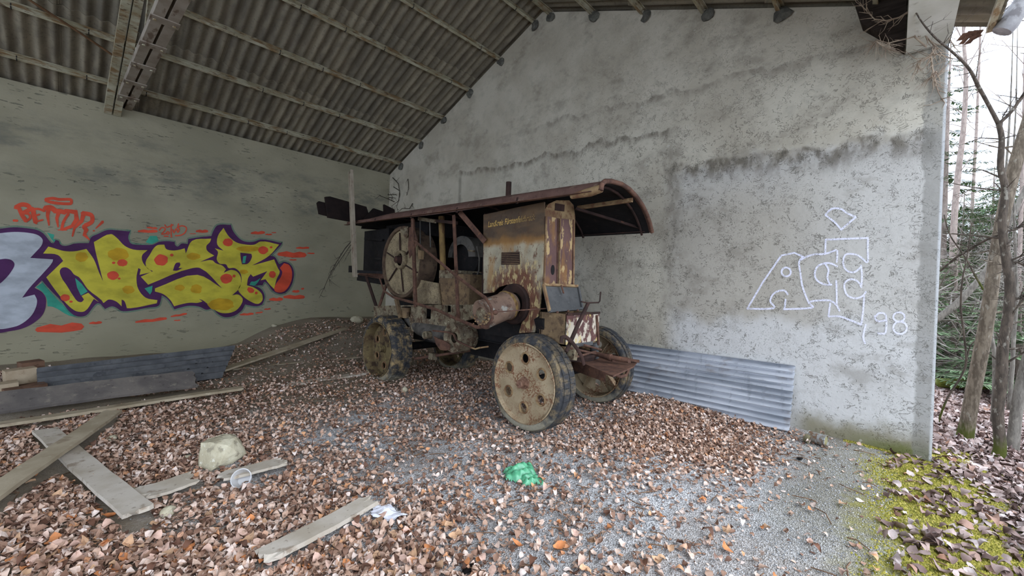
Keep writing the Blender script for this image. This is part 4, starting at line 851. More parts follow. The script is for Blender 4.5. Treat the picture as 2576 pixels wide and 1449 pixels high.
# faded lettering on the cab
t = NT('faded_lettering'); t.alpha(t.math('MULTIPLY', t.math('MULTIPLY', t.ramp(t.noise(40, 3, 2), .3, .45, .3, 1), t.ramp(t.noise(4, 3, 5), .3, .5, .6, 1)), t.ramp(t.xyz()[1], -1.4, -1.0, .25, .95))); LET = t.done(s2l((196, 160, 92)), .8, 0, .2)
fc_ = bpy.data.curves.new('lettering', 'FONT'); fc_.body = 'Landkreis Fürstenfeldbruck'; fc_.size = 1; fc_.shear = .18; fc_.offset = .012
fo = bpy.data.objects.new('lettering', fc_); COL.objects.link(fo); dg_ = bpy.context.evaluated_depsgraph_get()
me = bpy.data.meshes.new_from_object(fo.evaluated_get(dg_)); bpy.data.objects.remove(fo)
a_, b_ = PX(1228, 572, -2.3), PX(1347, 553, -2.3); wd = max(v.co.x for v in me.vertices)
ux = (b_-a_)/wd; uz = Vector((0, 0, .105)); off = Vector((-.006, 0, 0))
for v in me.vertices: v.co = a_+ux*v.co.x+uz*v.co.y+off-BASE
me.materials.append(LET); lo = bpy.data.objects.new('lettering', me); COL.objects.link(lo); lo.parent = cab; lo['label'] = 'faded yellow lettering on the brown band'
# tool box with its raised lid
bx0, bx1, by0, by1, bz0, bz1 = -2.33, -1.66, -7.5, -7.86, .97, 1.315
tb = part(MB().box((bx0+.01, (by0+by1)/2, (bz0+bz1)/2-.06), (.02, .36, bz1-bz0+.12)).box((bx1-.01, (by0+by1)/2, (bz0+bz1)/2), (.02, .36, bz1-bz0)).box(((bx0+bx1)/2, by0, (bz0+bz1)/2), (.67, .02, .34)).box(((bx0+bx1)/2, (by0+by1)/2, bz0), (.67, .36, .02)), 'tool_box', BROWN)
MB().box(((bx0+bx1)/2, by1, (bz0+bz1)/2+.01), (.67, .02, bz1-bz0)).build('box_front', for_box, tb)
MB().bar((bx0, by1-.012, bz1), (bx1, by1-.012, bz1), .02, .025).build('box_lip', RUSTD, tb)
lid = [PY(1366, 717, -7.55), PY(1453, 721, -7.55), PY(1463, 777, -7.7), PY(1381, 784, -7.7)]
nl = (lid[1]-lid[0]).cross(lid[3]-lid[0]).normalized()
if nl.y < 0: nl = -nl
ld = part(MB().add([v for v in lid]+[v+nl*.02 for v in lid], [(0, 1, 2, 3), (7, 6, 5, 4), (0, 4, 5, 1), (1, 5, 6, 2), (2, 6, 7, 3), (3, 7, 4, 0)]), 'box_lid', GREYP)
for i in range(4):
    MB().bar(lid[i]-nl*.01, lid[(i+1) % 4]-nl*.01, .03, .025, nl).build('lid_frame', EDGE if i in (0, 3) else GREYP, ld)
for f in (.18, .5, .8): MB().blob(lid[3].lerp(lid[2], f)+Vector((0, -.03, -.01)), (.022, .02, .02), int(f*90), 1, .2).build('hinge', RUST, ld)
MB().bar(PY(1412, 717, -7.6), PY(1418, 738, -7.64), .02, .012, (0, 1, 0)).build('hasp', RUST, ld)
part(MB().bar(PY(1501, 793, -7.88), PY(1506, 868, -7.88), .03, .02, (0, 1, 0)), 'strap', RUST)
part(MB().bar(PY(1424, 868, -7.86), PY(1490, 860, -7.86), .02, .07), 'box_skirt', GREYP)
part(MB().bar(PY(1360, 800, -7.5), PY(1372, 855, -7.5), .1, .12, (0, 1, 0)), 'cab_foot', BLACKI)
part(MB().box((-1.95, -7.62, .86), (.2, .2, .24)), 'box_carrier', RUSTD)
for q_ in (((1436, 876), (1500, 890)), ((1450, 898), (1498, 884)), ((1470, 868), (1512, 880))): part(MB().tube([PY(*q_[0], -7.92), PY(*q_[1], -7.8)], .013, 6), 'link_rod', RUST)
# steering gear, drawbar platform
part(MB().tube([PY(1479, 764, -8.02), PY(1456, 812, -8.02), PY(1436, 858, -8.02)], [.02, .022, .022], 12), 'steering_lever', RUSTD, None, 50)
part(MB().tube([PY(1437, 856, -8.02), PY(1424, 885, -8.02)], .02, 8), 'lever_root', RUSTD)
part(MB().tube([PY(a, b, -8.06) for a, b in ((1412, 862), (1413, 849), (1422, 847), (1437, 858), (1452, 878), (1463, 897), (1469, 917))], .016, 8, flat=1.4), 'quadrant_arm', RUSTD, None, 50)
part(MB().tube([PY(a, b, -8.02) for a, b in ((1462, 759), (1480, 762), (1506, 761), (1509, 757), (1511, 734))], .008, 8), 'crank_handle', RUSTD, None, 50)
pz = [P(a, b, 2, .72) for a, b in ((1436, 904), (1470, 915), (1542, 945), (1566, 934), (1594, 921), (1604, 908), (1560, 893), (1500, 886), (1450, 882))]
plat = part(MB().poly([[(v.x, v.y) for v in pz]], lambda a, b: Vector((a, b, .72)), -.018, (0, 0, 1)), 'platform', RUST)
pb = [P(a, b, 2, .715) for a, b in ((1440, 906), (1524, 938))]
m_ = MB(); m_.add([pb[0], pb[1], pb[1]-Vector((0, 0, .1)), pb[0]-Vector((0, 0, .12)), pb[0]+Vector((.01, .02, 0)), pb[1]+Vector((.01, .02, 0)), pb[1]+Vector((.01, .02, -.1)), pb[0]+Vector((.01, .02, -.12))], [(0, 1, 2, 3), (7, 6, 5, 4), (0, 4, 5, 1), (1, 5, 6, 2), (2, 6, 7, 3), (3, 7, 4, 0)])
part(m_, 'platform_beam', RUST)
part(MB().tube([P(1484, 886, 2, .8), P(1530, 898, 2, .79), P(1582, 907, 2, .78)], .03, 12), 'drawbar_shaft', RUST, None, 50)
part(MB().tube([P(1532, 898, 2, .79), P(1538, 899, 2, .79)], .04, 12), 'shaft_collar', RUST); part(MB().tube([P(1458, 872, 2, .86), P(1490, 880, 2, .84)], .02, 8), 'link_rod', EDGE)
part(MB().bar(P(1580, 905, 2, .75), P(1608, 909, 2, .74), .05, .03), 'drawbar_tongue', RUST)
part(MB().tube([P(a, b, 2, z_) for a, b, z_ in ((1540, 937, .7), (1560, 948, .62), (1574, 944, .6), (1581, 930, .64), (1583, 908, .74))], .02, 8), 'stirrup', RUST, None, 50)
part(MB().bar(PY(1443, 868, -7.9), PY(1438, 905, -7.9), .07, .09, (0, 1, 0)), 'bracket', CAST)
part(MB().tube([PY(1494, 862, -7.75), PY(1496, 900, -7.75)], .055, 14), 'kingpin', GREYP, None, 40)
part(MB().bar(P(1512, 893, 2, .74), P(1545, 905, 2, .74), .05, .04), 'shaft_bearing', RUST)
part(MB().bar(PY(1522, 930, -7.9), PY(1560, 985, -7.7), .02, .06), 'drawbar_brace', DISC)

# ------------------------------------------------------------------ splintered boards over the rear of the canopy, dry branch
bs = thing('broken_boards', 'splintered near black boards lying across the rear end of the canopy', 'boards', P(880, 557, 1, -2.88))
for i, (pts, yy) in enumerate((([(819, 495), (830, 494), (922, 520), (930, 545), (925, 572), (880, 557), (826, 547)], -2.88), ([(799, 510), (803, 506), (860, 520), (905, 545), (885, 558), (804, 538)], -2.79), ([(918, 548), (941, 524), (968, 533), (967, 514), (993, 527), (995, 560), (990, 580), (912, 575)], -2.98))):
    L = [(v.x, v.z) for v in (P(a, b, 1, yy) for a, b in pts)]
    MB().poly([L], lambda a, b: Vector((a, yy, b)), .06, (0, 1, 0)).build('plank', mat('charred_board_%s' % 'abc'[i], (40, 31, 28), (28, 23, 22), 5, rough=.9, spec=.1, bumps=[((4, 30, 30), .4, .01)]), bs)
TWIG = mat('dry_twig', (74, 66, 56), (52, 46, 40), 14, rough=.9)
def branchy(mb, pts, r0, seed, n=9, L=.25, rr=None):
    q = random.Random(seed); pts = [Vector(p) for p in pts]; k = len(pts)
    mb.tube(pts, [r0*(1-.75*i/(k-1)) for i in range(k)], 5)
    for _ in range(n):
        i = q.randrange(k-1); f = q.random(); a = pts[i].lerp(pts[i+1], f); d = (pts[i+1]-pts[i]).normalized()
        e = (d+Vector((q.gauss(0, .5), q.gauss(0, .5), q.gauss(0, .5)))).normalized(); l = L*q.uniform(.4, 1)
        b = a+e*l*.5+Vector((q.gauss(0, .03), q.gauss(0, .03), q.gauss(0, .03)))*L*3; c = b+(e+Vector((q.gauss(0, .3), q.gauss(0, .3), q.gauss(0, .3)))).normalized()*l*.5
        mb.tube([a, b, c], [r0*.45, r0*.3, r0*.15], 4)
    return mb
m_ = MB(); 
branchy(m_, [P(a, b, 1, y_) for a, b, y_ in ((893, 596, -2.9), (868, 625, -2.75), (845, 662, -2.6), (828, 695, -2.45), (815, 725, -2.35), (803, 750, -2.3))], .011, 4, 12, .3)
branchy(m_, [P(a, b, 1, y_) for a, b, y_ in ((890, 605, -2.9), (862, 645, -2.75), (842, 675, -2.65), (828, 700, -2.6), (830, 720, -2.6))], .008, 5, 10, .25)
branchy(m_, [P(a, b, 1, y_) for a, b, y_ in ((886, 622, -2.9), (876, 640, -2.85), (866, 655, -2.8))], .006, 6, 5, .15)
tag(m_.build('dry_branch', TWIG, None, P(803, 750, 1, -2.3)), 'dry bare branch hanging beside the pale post behind the machine', 'branch')
m_ = MB()
for s_, pts in enumerate(([(990, 470), (1005, 480), (1003, 505), (985, 518), (998, 545)], [(988, 447), (1002, 462), (1006, 490), (998, 520), (1003, 540)], [(1026, 450), (1028, 475), (1022, 492)], [(1038, 512), (1030, 525), (1012, 524), (1000, 535)], [(976, 490), (1000, 488)], [(978, 497), (996, 498)], [(992, 508), (975, 500), (955, 492), (945, 500)])):
    pp = [P(a, b, 0, -.03) if P(a, b, 0, -.03).y < -.03 else P(a, b, 1, -.03) for a, b in pts]
    branchy(m_, pp, .012, 40+s_, 4, .2)
tag(m_.build('dead_creeper', TWIG, None, P(998, 520, 0, -.03)), 'dead creeper stems clinging to plaster in the back corner', 'creeper')
# ------------------------------------------------------------------ boards, sheets and litter on the floor
BOARD = mat('weathered_pale_board', (176, 162, 138), (150, 136, 112), (3, 3, 3), [((118, 100, 80), (5, 5, 5), .54, .7, .7), ((196, 184, 160), 16, .6, .7, .5)], .9, 0, .15, [((30, 30, 30), .35, .006)])
BOARDG = mat('grey_weathered_board', (116, 108, 100), (92, 86, 82), 4, [((140, 130, 116), 12, .56, .7, .6), ((62, 56, 54), 20, .6, .7, .7)], .9, 0, .15, [((24, 24, 24), .4, .006)])
BOARDL = mat('bleached_board', (196, 186, 172), (172, 160, 142), 4, [((130, 112, 92), 9, .56, .68, .7), ((112, 100, 88), 30, .62, .7, .6)], .9, 0, .15, [((28, 28, 28), .35, .006)])
def board(name, label, a, b, wd, th, m_, za=None, zb=None, tilt=0.0, seed=0, cat='plank', rag=.02):
    """a sawn board between two points, split ends"""
    a, b = Vector(a), Vector(b)
    if za is not None: a.z = za
    if zb is not None: b.z = zb
    d = (b-a).normalized(); s = d.cross(Vector((0, 0, 1))).normalized(); u = s.cross(d)
    s, u = s*math.cos(tilt)+u*math.sin(tilt), u*math.cos(tilt)-s*math.sin(tilt)
    q = random.Random(seed); n = 14; w_ = 6; vs = []; L = (b-a).length
    for j in range(2):
        for i in range(n+1):
            for k in range(w_+1):
                e = (q.uniform(-rag, rag) if i in (0, n) else 0); f = k/w_-.5
                bow = .006*math.sin(i/n*PI*1.5+seed)
                vs.append(a+d*(L*i/n+e)+s*(wd*f*(1+.03*math.sin(i*1.7+seed)))+u*((th if j else 0)+bow))
    K = (n+1)*(w_+1); fs = []
    for i in range(n):
        for k in range(w_):
            c = i*(w_+1)+k; fs += [(c, c+1, c+w_+2, c+w_+1), (K+c, K+c+w_+1, K+c+w_+2, K+c+1)]
        c = i*(w_+1); fs += [(c, c+w_+1, K+c+w_+1, K+c), (c+w_, K+c+w_, K+c+2*w_+1, c+2*w_+1)]
    for k in range(w_):
        fs += [(k, K+k, K+k+1, k+1)]; c = n*(w_+1)+k; fs += [(c, c+1, K+c+1, K+c)]
    o = MB().add(vs, fs).build(name, m_, None, a, False); return tag(o, label, cat)
def gp(px, py, dz=.0):
    v = G(px, py); v.z += dz; return v
board('wooden_board', 'wide pale board crossing over another board at bottom left of the floor', gp(-60, 1312), gp(284, 1056), .155, .03, BOARD, .075, .11, seed=1)
board('wooden_board', 'pale brown stained board running towards the camera under a crossing board', gp(112, 1098), gp(348, 1326), .155, .028, BOARDL, .045, .05, seed=2)
board('wooden_board', 'long pale board slanting up the dirt heap behind the corrugated pile', gp(452, 968), gp(870, 828), .17, .03, BOARD, None, None, seed=3)
board('wooden_board', 'thin pale lath lying in front of the grey plank by the back wall', gp(-30, 1096), gp(608, 992), .13, .03, BOARD, .06, .06, seed=4)
board('wooden_board', 'long grey weathered plank tilted against foot of the corrugated pile', gp(-30, 1056), gp(490, 990), .32, .035, BOARDG, .16, .16, -.5, 5)
board('wooden_board', 'thin board on the dirt reaching towards the rear wheel of the wagon', gp(585, 930), gp(912, 898), .11, .02, BOARD, None, None, seed=6)
board('wooden_board', 'pale board lying flat with its end beside the rear wheel', gp(722, 972), gp(915, 940), .16, .025, BOARDL, None, None, seed=7)
board('wooden_board', 'bleached board half buried in leaves at the bottom of the floor', gp(672, 1425), gp(928, 1282), .14, .03, BOARDL, .045, .05, seed=8, rag=.04)
board('wooden_board', 'small bare board end among leaves left of the plastic cup', gp(352, 1262), gp(482, 1228), .22, .02, BOARDL, .04, .045, seed=9, rag=.05)
board('wooden_board', 'short buried board under the plastic cup', gp(555, 1222), gp(705, 1186), .16, .02, BOARDL, .04, .05, seed=10, rag=.05)
# corrugated pile leaning by the back wall
FIB = mat('slate_grey_sheet', (92, 92, 92), (70, 70, 71), 5, [((98, 96, 92), 16, .58, .7, .5), ((48, 48, 52), 9, .56, .7, .6)], .9, 0, .2, [(24, .3, .006)])
cp = thing('corrugated_pile', 'pile of dark grey corrugated sheets leaning on blocks below the graffiti', 'sheets', (-5.3, -2.2, .05))
for k in range(3):
    a0 = P(92+k*3, 930, 1, -2.35); a1 = P(592-k*22, 872, 1, -2.35); b0 = P(96+k*3, 1006, 1, -3.0); b1 = P(560-k*60, 945, 1, -3.0)
    n = 48; vs = []
    for j in range(2):
        for i in range(n+1):
            f = i/n; off = .03*math.cos(f*5.5*2*PI)-.012*j-.03*k
            for e in (0, 1):
                pnt = (a0 if e == 0 else a1).lerp(b0 if e == 0 else b1, f); vs.append(pnt+Vector((0, -.45, .85))*off)
    K = 2*(n+1); fs = [(2*i, 2*i+1, 2*i+3, 2*i+2) for i in range(n)]+[(K+2*i, K+2*i+2, K+2*i+3, K+2*i+1) for i in range(n)]
    fs += [(2*i, 2*i+2, K+2*i+2, K+2*i) for i in range(n)]+[(2*i+1, K+2*i+1, K+2*i+3, 2*i+3) for i in range(n)]+[(0, K, K+1, 1), (2*n, 2*n+1, K+2*n+1, K+2*n)]
    MB().add(vs, fs).build('corrugated_sheet', FIB, cp, None, 50)
PALEW = mat('pale_wood_block', (178, 160, 134), (156, 136, 110), 6, [((112, 86, 64), 14, .56, .68, .6)], .9, 0, .15, [(30, .3, .006)])
BRW = mat('brown_wood_block', (116, 88, 70), (88, 66, 52), 6, [((60, 44, 36), 14, .56, .68, .7)], .9, 0, .15, [(30, .4, .008)])
for nm, lb, px_, py_, Y, s_, m__ in (('timber_block', 'upright pale sawn block supporting the left end of the corrugated pile', 52, 968, -2.3, (.26, .2, .42), PALEW), ('timber_block', 'brown block wedged under the corner of the corrugated pile', 80, 955, -2.1, (.2, .2, .5), BRW), ('timber_block', 'pale split log end at the left edge behind the grey plank', -2, 1000, -2.6, (.3, .22, .34), PALEW), ('timber_block', 'low brown block lying in front of the pale upright block', 62, 990, -2.7, (.34, .22, .2), BRW)):
    c = P(px_, py_, 1, Y); o = MB().box(c, s_, Matrix.Rotation(.12+px_*.002, 3, 'Z') @ Matrix.Rotation(-.06, 3, 'Y')).build(nm, m__, None, (c.x, c.y, c.z-s_[2]/2)); tag(o, lb, 'block')
# galvanised sheet leaning on the gable wall
def galv():
    t = NT('galvanised_sheet'); n = t.noise((6, 1.2, 6), 5, 1); n2 = t.noise((30, 12, 12), 4, 2)
    c = t.mix(t.ramp(n, .35, .65), s2l((206, 208, 212)), s2l((166, 170, 176)))
    c = t.mix(t.ramp(t.noise((8, 14, 2), 5, 4), .56, .7, 0, .3), c, s2l((96, 98, 104))); c = t.mix(t.ramp(t.voro(9, 3), .06, .02, 0, .8), c, s2l((206, 208, 210)))
    c = t.mix(t.ramp(t.noise(3, 4, 8), .62, .74, 0, .5), c, s2l((128, 112, 100)))
    return t.done(c, t.ramp(n2, .3, .7, .36, .5), .35, .4)
a0, a1, b0, b1 = P(1560, 860, 0, -.03), P(2001, 917, 0, -.03), P(1560, 1008, 0, -.3), P(1984, 1106, 0, -.26)
n = 120; vs = []
for j in range(2):
    for i in range(n+1):
        f = i/n; off = -.034*math.cos(f*11.5*2*PI)-.004*j
        for e in range(7):
            top = a0.lerp(a1, e/6); bot = b0.lerp(b1, e/6); vs.append(top.lerp(bot, f)+Vector((off, 0, off*.2)))
K = 7*(n+1); fs = []
for i in range(n):
    for e in range(6):
        c = i*7+e; fs += [(c, c+1, c+8, c+7), (K+c, K+c+7, K+c+8, K+c+1)]
    c = i*7; fs += [(c, c+7, K+c+7, K+c), (c+6, K+c+6, K+c+13, c+13)]
fs += [(e, K+e, K+e+1, e+1) for e in range(6)]
tag(MB().add(vs, fs).build('corrugated_sheet', galv(), None, b0.lerp(b1, .5), 50), 'galvanised corrugated metal sheet leaning against the gable wall', 'sheet')
# stones and rubbish
STONE = mat('pale_limestone', (198, 190, 164), (166, 156, 130), 7, [((124, 116, 98), 14, .56, .68, .7), ((222, 218, 202), 26, .6, .7, .6)], .95, 0, .15, [(16, .7, .02), (60, .4, .006)])
def rock_mesh(c, r_, seed):
    import bmesh
    q = random.Random(seed); bm = bmesh.new()
    for _ in range(34):
        d = Vector((q.gauss(0, 1), q.gauss(0, 1), q.gauss(0, 1))).normalized(); k = (abs(d.x)**3.2+abs(d.y)**3.2+abs(d.z)**3.2)**(-1/3.2)*q.uniform(.86, 1.04)
        bm.verts.new(d*k)
    h = bmesh.ops.convex_hull(bm, input=bm.verts); bmesh.ops.delete(bm, geom=[v for v in bm.verts if not v.link_faces], context='VERTS')
    bmesh.ops.subdivide_edges(bm, edges=bm.edges, cuts=3, use_grid_fill=True)
    for v in bm.verts: v.co += Vector((q.gauss(0, .012), q.gauss(0, .012), q.gauss(0, .016)))
    bm.verts.index_update(); m_ = MB(); m_.add([(c.x+v.co.x*r_[0], c.y+v.co.y*r_[1], c.z+v.co.z*r_[2]) for v in bm.verts], [tuple(v.index for v in f.verts) for f in bm.faces]); bm.free(); return m_
rk = gp(556, 1172); tag(rock_mesh(rk+Vector((.0, .06, .1)), (.185, .14, .125), 4).build('boulder', STONE, None, rk, 25), 'large pale rock standing among the dead leaves', 'rock')
for i, (px_, py_, r_, lb) in enumerate(((1016, 986, .06, 'small grey stone in front of the rear wheel'), (898, 812, .14, 'stone on the dirt heap behind the rear wheel'), (328, 1245, .045, 'small white stone beside the brown stained board'), (472, 1156, .03, 'tiny pale pebble left of the large rock'), (428, 1296, .05, 'pale pebble near the end of the brown stained board'), (282, 1108, .04, 'pale pebble right of the crossing boards'), (690, 822, .06, 'clod of earth on edge of the dirt heap under the back wall'), (1372, 1142, .025, 'dark pebble on gravel behind the green bag'))):
    c = gp(px_, py_); o = MB().blob(c+Vector((0, 0, r_*.55)), (r_*1.2, r_, r_*.8), 20+i, 2, .3).build('stone', STONE if i != 7 else BLACKI, None, c, 35); tag(o, lb, 'stone')
# plastic cup lying on its side
def cupm(name, col, al, rough=.25):
    t = NT(name); t.alpha(al); return t.done(s2l(col), rough, 0, .5)
c = gp(612, 1228); axc = Vector((-.45, -.75, .5)).normalized()
m_ = MB().lathe([(-.055, 0), (-.055, .05), (.045, .066), (.05, .07), (.05, .064), (-.05, .046), (-.05, 0)], c+Vector((0, .02, .065)), axc, 26)
tag(m_.build('plastic_cup', cupm('clear_plastic', (226, 224, 222), .55), None, c, 40), 'clear plastic cup lying tilted on a buried board', 'cup')
PAPER = mat('white_paper', (236, 236, 242), (216, 216, 224), 9, [((150, 140, 130), 18, .64, .72, .5)], .9, 0, .2)
def scrap(px_, py_, sx, sy, seed, lb, m__, nm='paper_scrap', cat='paper', crump=.02, n=9, cut=.35):
    q = random.Random(seed); c = gp(px_, py_, .012); vs = []; R2 = Matrix.Rotation(q.uniform(0, 6), 3, 'Z')
    ph = [q.uniform(0, 6) for _ in range(6)]
    for i in range(n+1):
        for k in range(n+1):
            u, v = i/n-.5, k/n-.5
            z = crump*(1+math.sin(u*9+ph[0]+v*4)+math.sin(v*11+ph[1]-u*5))*.6+crump*abs(math.sin(u*17+v*13+ph[2]))*.6+q.uniform(0, crump*.5)
            vs.append(c+R2 @ Vector((u*sx+q.uniform(-.3, .3)*sx/n, v*sy+q.uniform(-.3, .3)*sy/n, z)))
    fs = []
    for i in range(n):
        for k in range(n):
            u, v = (i+.5)/n-.5, (k+.5)/n-.5; r_ = math.hypot(u, v); a_ = math.atan2(v, u)
            if r_ < cut*(1+.28*math.sin(2*a_+ph[3])+.2*math.sin(3*a_+ph[4])+.14*math.sin(5*a_+ph[5])): b_ = i*(n+1)+k; fs.append((b_, b_+1, b_+n+2, b_+n+1))
    o = MB().add(vs, fs).build(nm, m__, None, c, False); return tag(o, lb, cat)
scrap(756, 1214, .14, .1, 3, 'torn scrap of white paper between the cup and the green bag', PAPER, crump=.008, cut=.42)
scrap(972, 1298, .24, .2, 4, 'crumpled white paper beside the bleached buried board', PAPER, crump=.014, cut=.45)
scrap(988, 1204, .05, .04, 5, 'tiny white paper scrap on the leaves above the crumpled paper', PAPER, crump=.004, cut=.45)
GREENP = mat('green_plastic_film', (92, 168, 124), (70, 142, 104), 12, [((150, 204, 172), 22, .6, .7, .6), ((40, 92, 68), 20, .6, .7, .6)], .35, 0, .5)
gb = thing('plastic_bag', 'crumpled green plastic bag lying on the gravel and leaves', 'bag', gp(1318, 1225))
def crumple(px_, py_, sx, sy, hh, seed, m__, nm):
    q = random.Random(seed); c = gp(px_, py_); n = 34; vs = []; ph = [q.uniform(0, 6) for _ in range(8)]
    for i in range(n+1):
        for k in range(n+1):
            u, v = i/n*2-1, k/n*2-1; r_ = math.hypot(u, v); a_ = math.atan2(v, u)
            lim = .78*(1+.22*math.sin(2*a_+ph[0])+.14*math.sin(3*a_+ph[1])+.1*math.sin(7*a_+ph[2])); e = max(0, 1-(r_/lim)**2)
            z = hh*(e**.6)*(.3+.5*abs(math.sin(u*3.1+v*2+ph[3]+math.sin(v*4)))+.4*abs(math.sin(v*5-u*3+ph[4]+math.sin(u*5)))+.24*abs(math.sin(u*11+v*8+ph[5])))
            vs.append(c+Vector((u*sx+q.uniform(-.002, .002), v*sy+q.uniform(-.002, .002), z+.006)))
    fs = [(i*(n+1)+k, i*(n+1)+k+1, (i+1)*(n+1)+k+1, (i+1)*(n+1)+k) for i in range(n) for k in range(n) if math.hypot((i+.5)/n*2-1, (k+.5)/n*2-1) < .78*(1+.22*math.sin(2*math.atan2((k+.5)/n*2-1, (i+.5)/n*2-1)+ph[0])+.14*math.sin(3*math.atan2((k+.5)/n*2-1, (i+.5)/n*2-1)+ph[1])+.1*math.sin(7*math.atan2((k+.5)/n*2-1, (i+.5)/n*2-1)+ph[2]))]
    return MB().add(vs, fs).build(nm, m__, gb, None, 60)
crumple(1312, 1196, .17, .15, .075, 8, GREENP, 'bag_film'); crumple(1334, 1214, .1, .12, .05, 12, GREENP, 'bag_handle'); crumple(1284, 1190, .09, .07, .04, 15, GREENP, 'bag_handle')
# rusty tin lying by the wall and a jar lid
TIN = mat('rust_flaked_tin', (150, 152, 150), (118, 112, 100), 12, [((104, 76, 52), 26, .48, .58, .9), ((196, 200, 202), 20, .58, .66, .8)], .6, .2, .4)
c = P(2056, 1103, 2, H(-.3, -9.87)+.062); ax_ = (P(2078, 1108, 2, c.z)-P(2036, 1096, 2, c.z)).normalized()
tn = thing('tin_can', 'rust flaked tin lying on its side at the foot of the gable wall', 'can', c-Vector((0, 0, .06)))
MB().lathe([(-.085, .055), (-.085, .062), (-.078, .062), (-.075, .058), (.075, .058), (.078, .062), (.085, .062), (.085, .054), (.078, .052), (-.07, .052), (-.07, 0)], c, ax_, 30).build('can_body', TIN, tn, None, 30)
MB().lathe([(.077, .05), (.079, .02), (.079, 0)], c, ax_, 24).build('can_end', mat('mossy_lid', (146, 140, 104), (120, 114, 80), 20), tn)
c = P(2032, 1104, 2, H(-.4, -9.75)+.045); o = MB().lathe([(-.02, .0), (-.02, .045), (.02, .047), (.02, .04), (-.01, .038), (-.01, 0)], c, (.3, .6, .1), 24).build('jar_lid', mat('dull_lid', (128, 120, 92), (98, 92, 70), 16), None, c-Vector((0, 0, .045)), 30); tag(o, 'dull round lid standing beside the rusty tin', 'lid')
for px_, py_, s_, lb in ((2012, 1158, .06, 'black scrap of rubber on leaves below the rusty tin'), (1178, 1440, .07, 'charred stub of wood at the bottom edge of the gravel')):
    c = gp(px_, py_); o = MB().blob(c+Vector((0, 0, .018)), (s_, s_*.5, .022), 31, 2, .4).build('charred_scrap', BLACKI, None, c, 35); tag(o, lb, 'scrap')

# ------------------------------------------------------------------ leaves
def leaf_mat(name, stops, lo=False):
    t = NT(name)
    if lo: f = t.n.new('ShaderNodeObjectInfo').outputs['Random']
    else: f = t.n.new('ShaderNodeNewGeometry').outputs['Random Per Island']
    c = t.cramp(f, stops); c = t.mix(t.ramp(t.noise(60, 3, 1), .45, .7, 0, .3), c, s2l((112, 82, 66)))
    return t.done(c, .75, 0, .25)
LST = [(0, (92, 66, 54)), (.13, (132, 100, 82)), (.32, (168, 134, 112)), (.54, (196, 164, 142)), (.75, (214, 188, 170)), (.9, (230, 212, 200)), (.96, (198, 142, 102)), (1, (212, 160, 118))]
LEAF = leaf_mat('dead_leaf_litter', LST)
LEAFO = leaf_mat('pale_outdoor_litter', [(0, (92, 72, 66)), (.3, (134, 112, 104)), (.6, (166, 146, 138)), (.85, (192, 178, 172)), (1, (150, 110, 88))])
def leaves(pos, size, zoff, tiltmax=.7, seed=1):
    """curled ovate leaves: 4 x 3 vertex grids"""
    r = np.random.default_rng(seed); N = len(pos)
    ts = np.array([0, .2, .48, .76, 1.0]); ww = np.array([.03, .29, .4, .27, .02])
    U = np.repeat(ts, 3)-.5; Wd = np.repeat(ww, 3)*np.tile([-1, 0, 1], 5)
    L = size*r.uniform(.65, 1.25, N); wid = L*r.uniform(.75, 1.15, N)
    curl = r.normal(0, 1.25, N); fold = r.uniform(-.2, 1.0, N); tw = r.normal(0, .6, N)
    u = U[None]*L[:, None]; v = Wd[None]*wid[:, None]
    wav = r.normal(0, .07, (N, 15)); z = wav*L[:, None]+curl[:, None]*(U[None]**2)*L[:, None]*1.1+fold[:, None]*np.abs(v)*.8+tw[:, None]*U[None]*v
    P_ = np.stack([u, v, z], -1)
    yaw = r.uniform(0, 2*PI, N); pt = r.normal(0, tiltmax*.5, N); rl = r.normal(0, tiltmax*.5, N)
    cy, sy = np.cos(yaw), np.sin(yaw); cp_, sp_ = np.cos(pt), np.sin(pt); cr, sr = np.cos(rl), np.sin(rl); z0 = np.zeros(N); o1 = np.ones(N)
    Rz = np.stack([np.stack([cy, -sy, z0], -1), np.stack([sy, cy, z0], -1), np.stack([z0, z0, o1], -1)], 1)
    Ry = np.stack([np.stack([cp_, z0, sp_], -1), np.stack([z0, o1, z0], -1), np.stack([-sp_, z0, cp_], -1)], 1)
    Rx = np.stack([np.stack([o1, z0, z0], -1), np.stack([z0, cr, -sr], -1), np.stack([z0, sr, cr], -1)], 1)
    R = Rz @ Ry @ Rx
    V = np.einsum('nij,nkj->nki', R, P_)
    V[..., 2] -= V[..., 2].min(1, keepdims=True)
    V += pos[:, None]; V[..., 2] += zoff
    q = np.array([(0, 1, 4, 3), (1, 2, 5, 4), (3, 4, 7, 6), (4, 5, 8, 7), (6, 7, 10, 9), (7, 8, 11, 10), (9, 10, 13, 12), (10, 11, 14, 13)])
    F = (q[None]+15*np.arange(N)[:, None, None]).reshape(-1, 4)
    return V.reshape(-1, 3), F
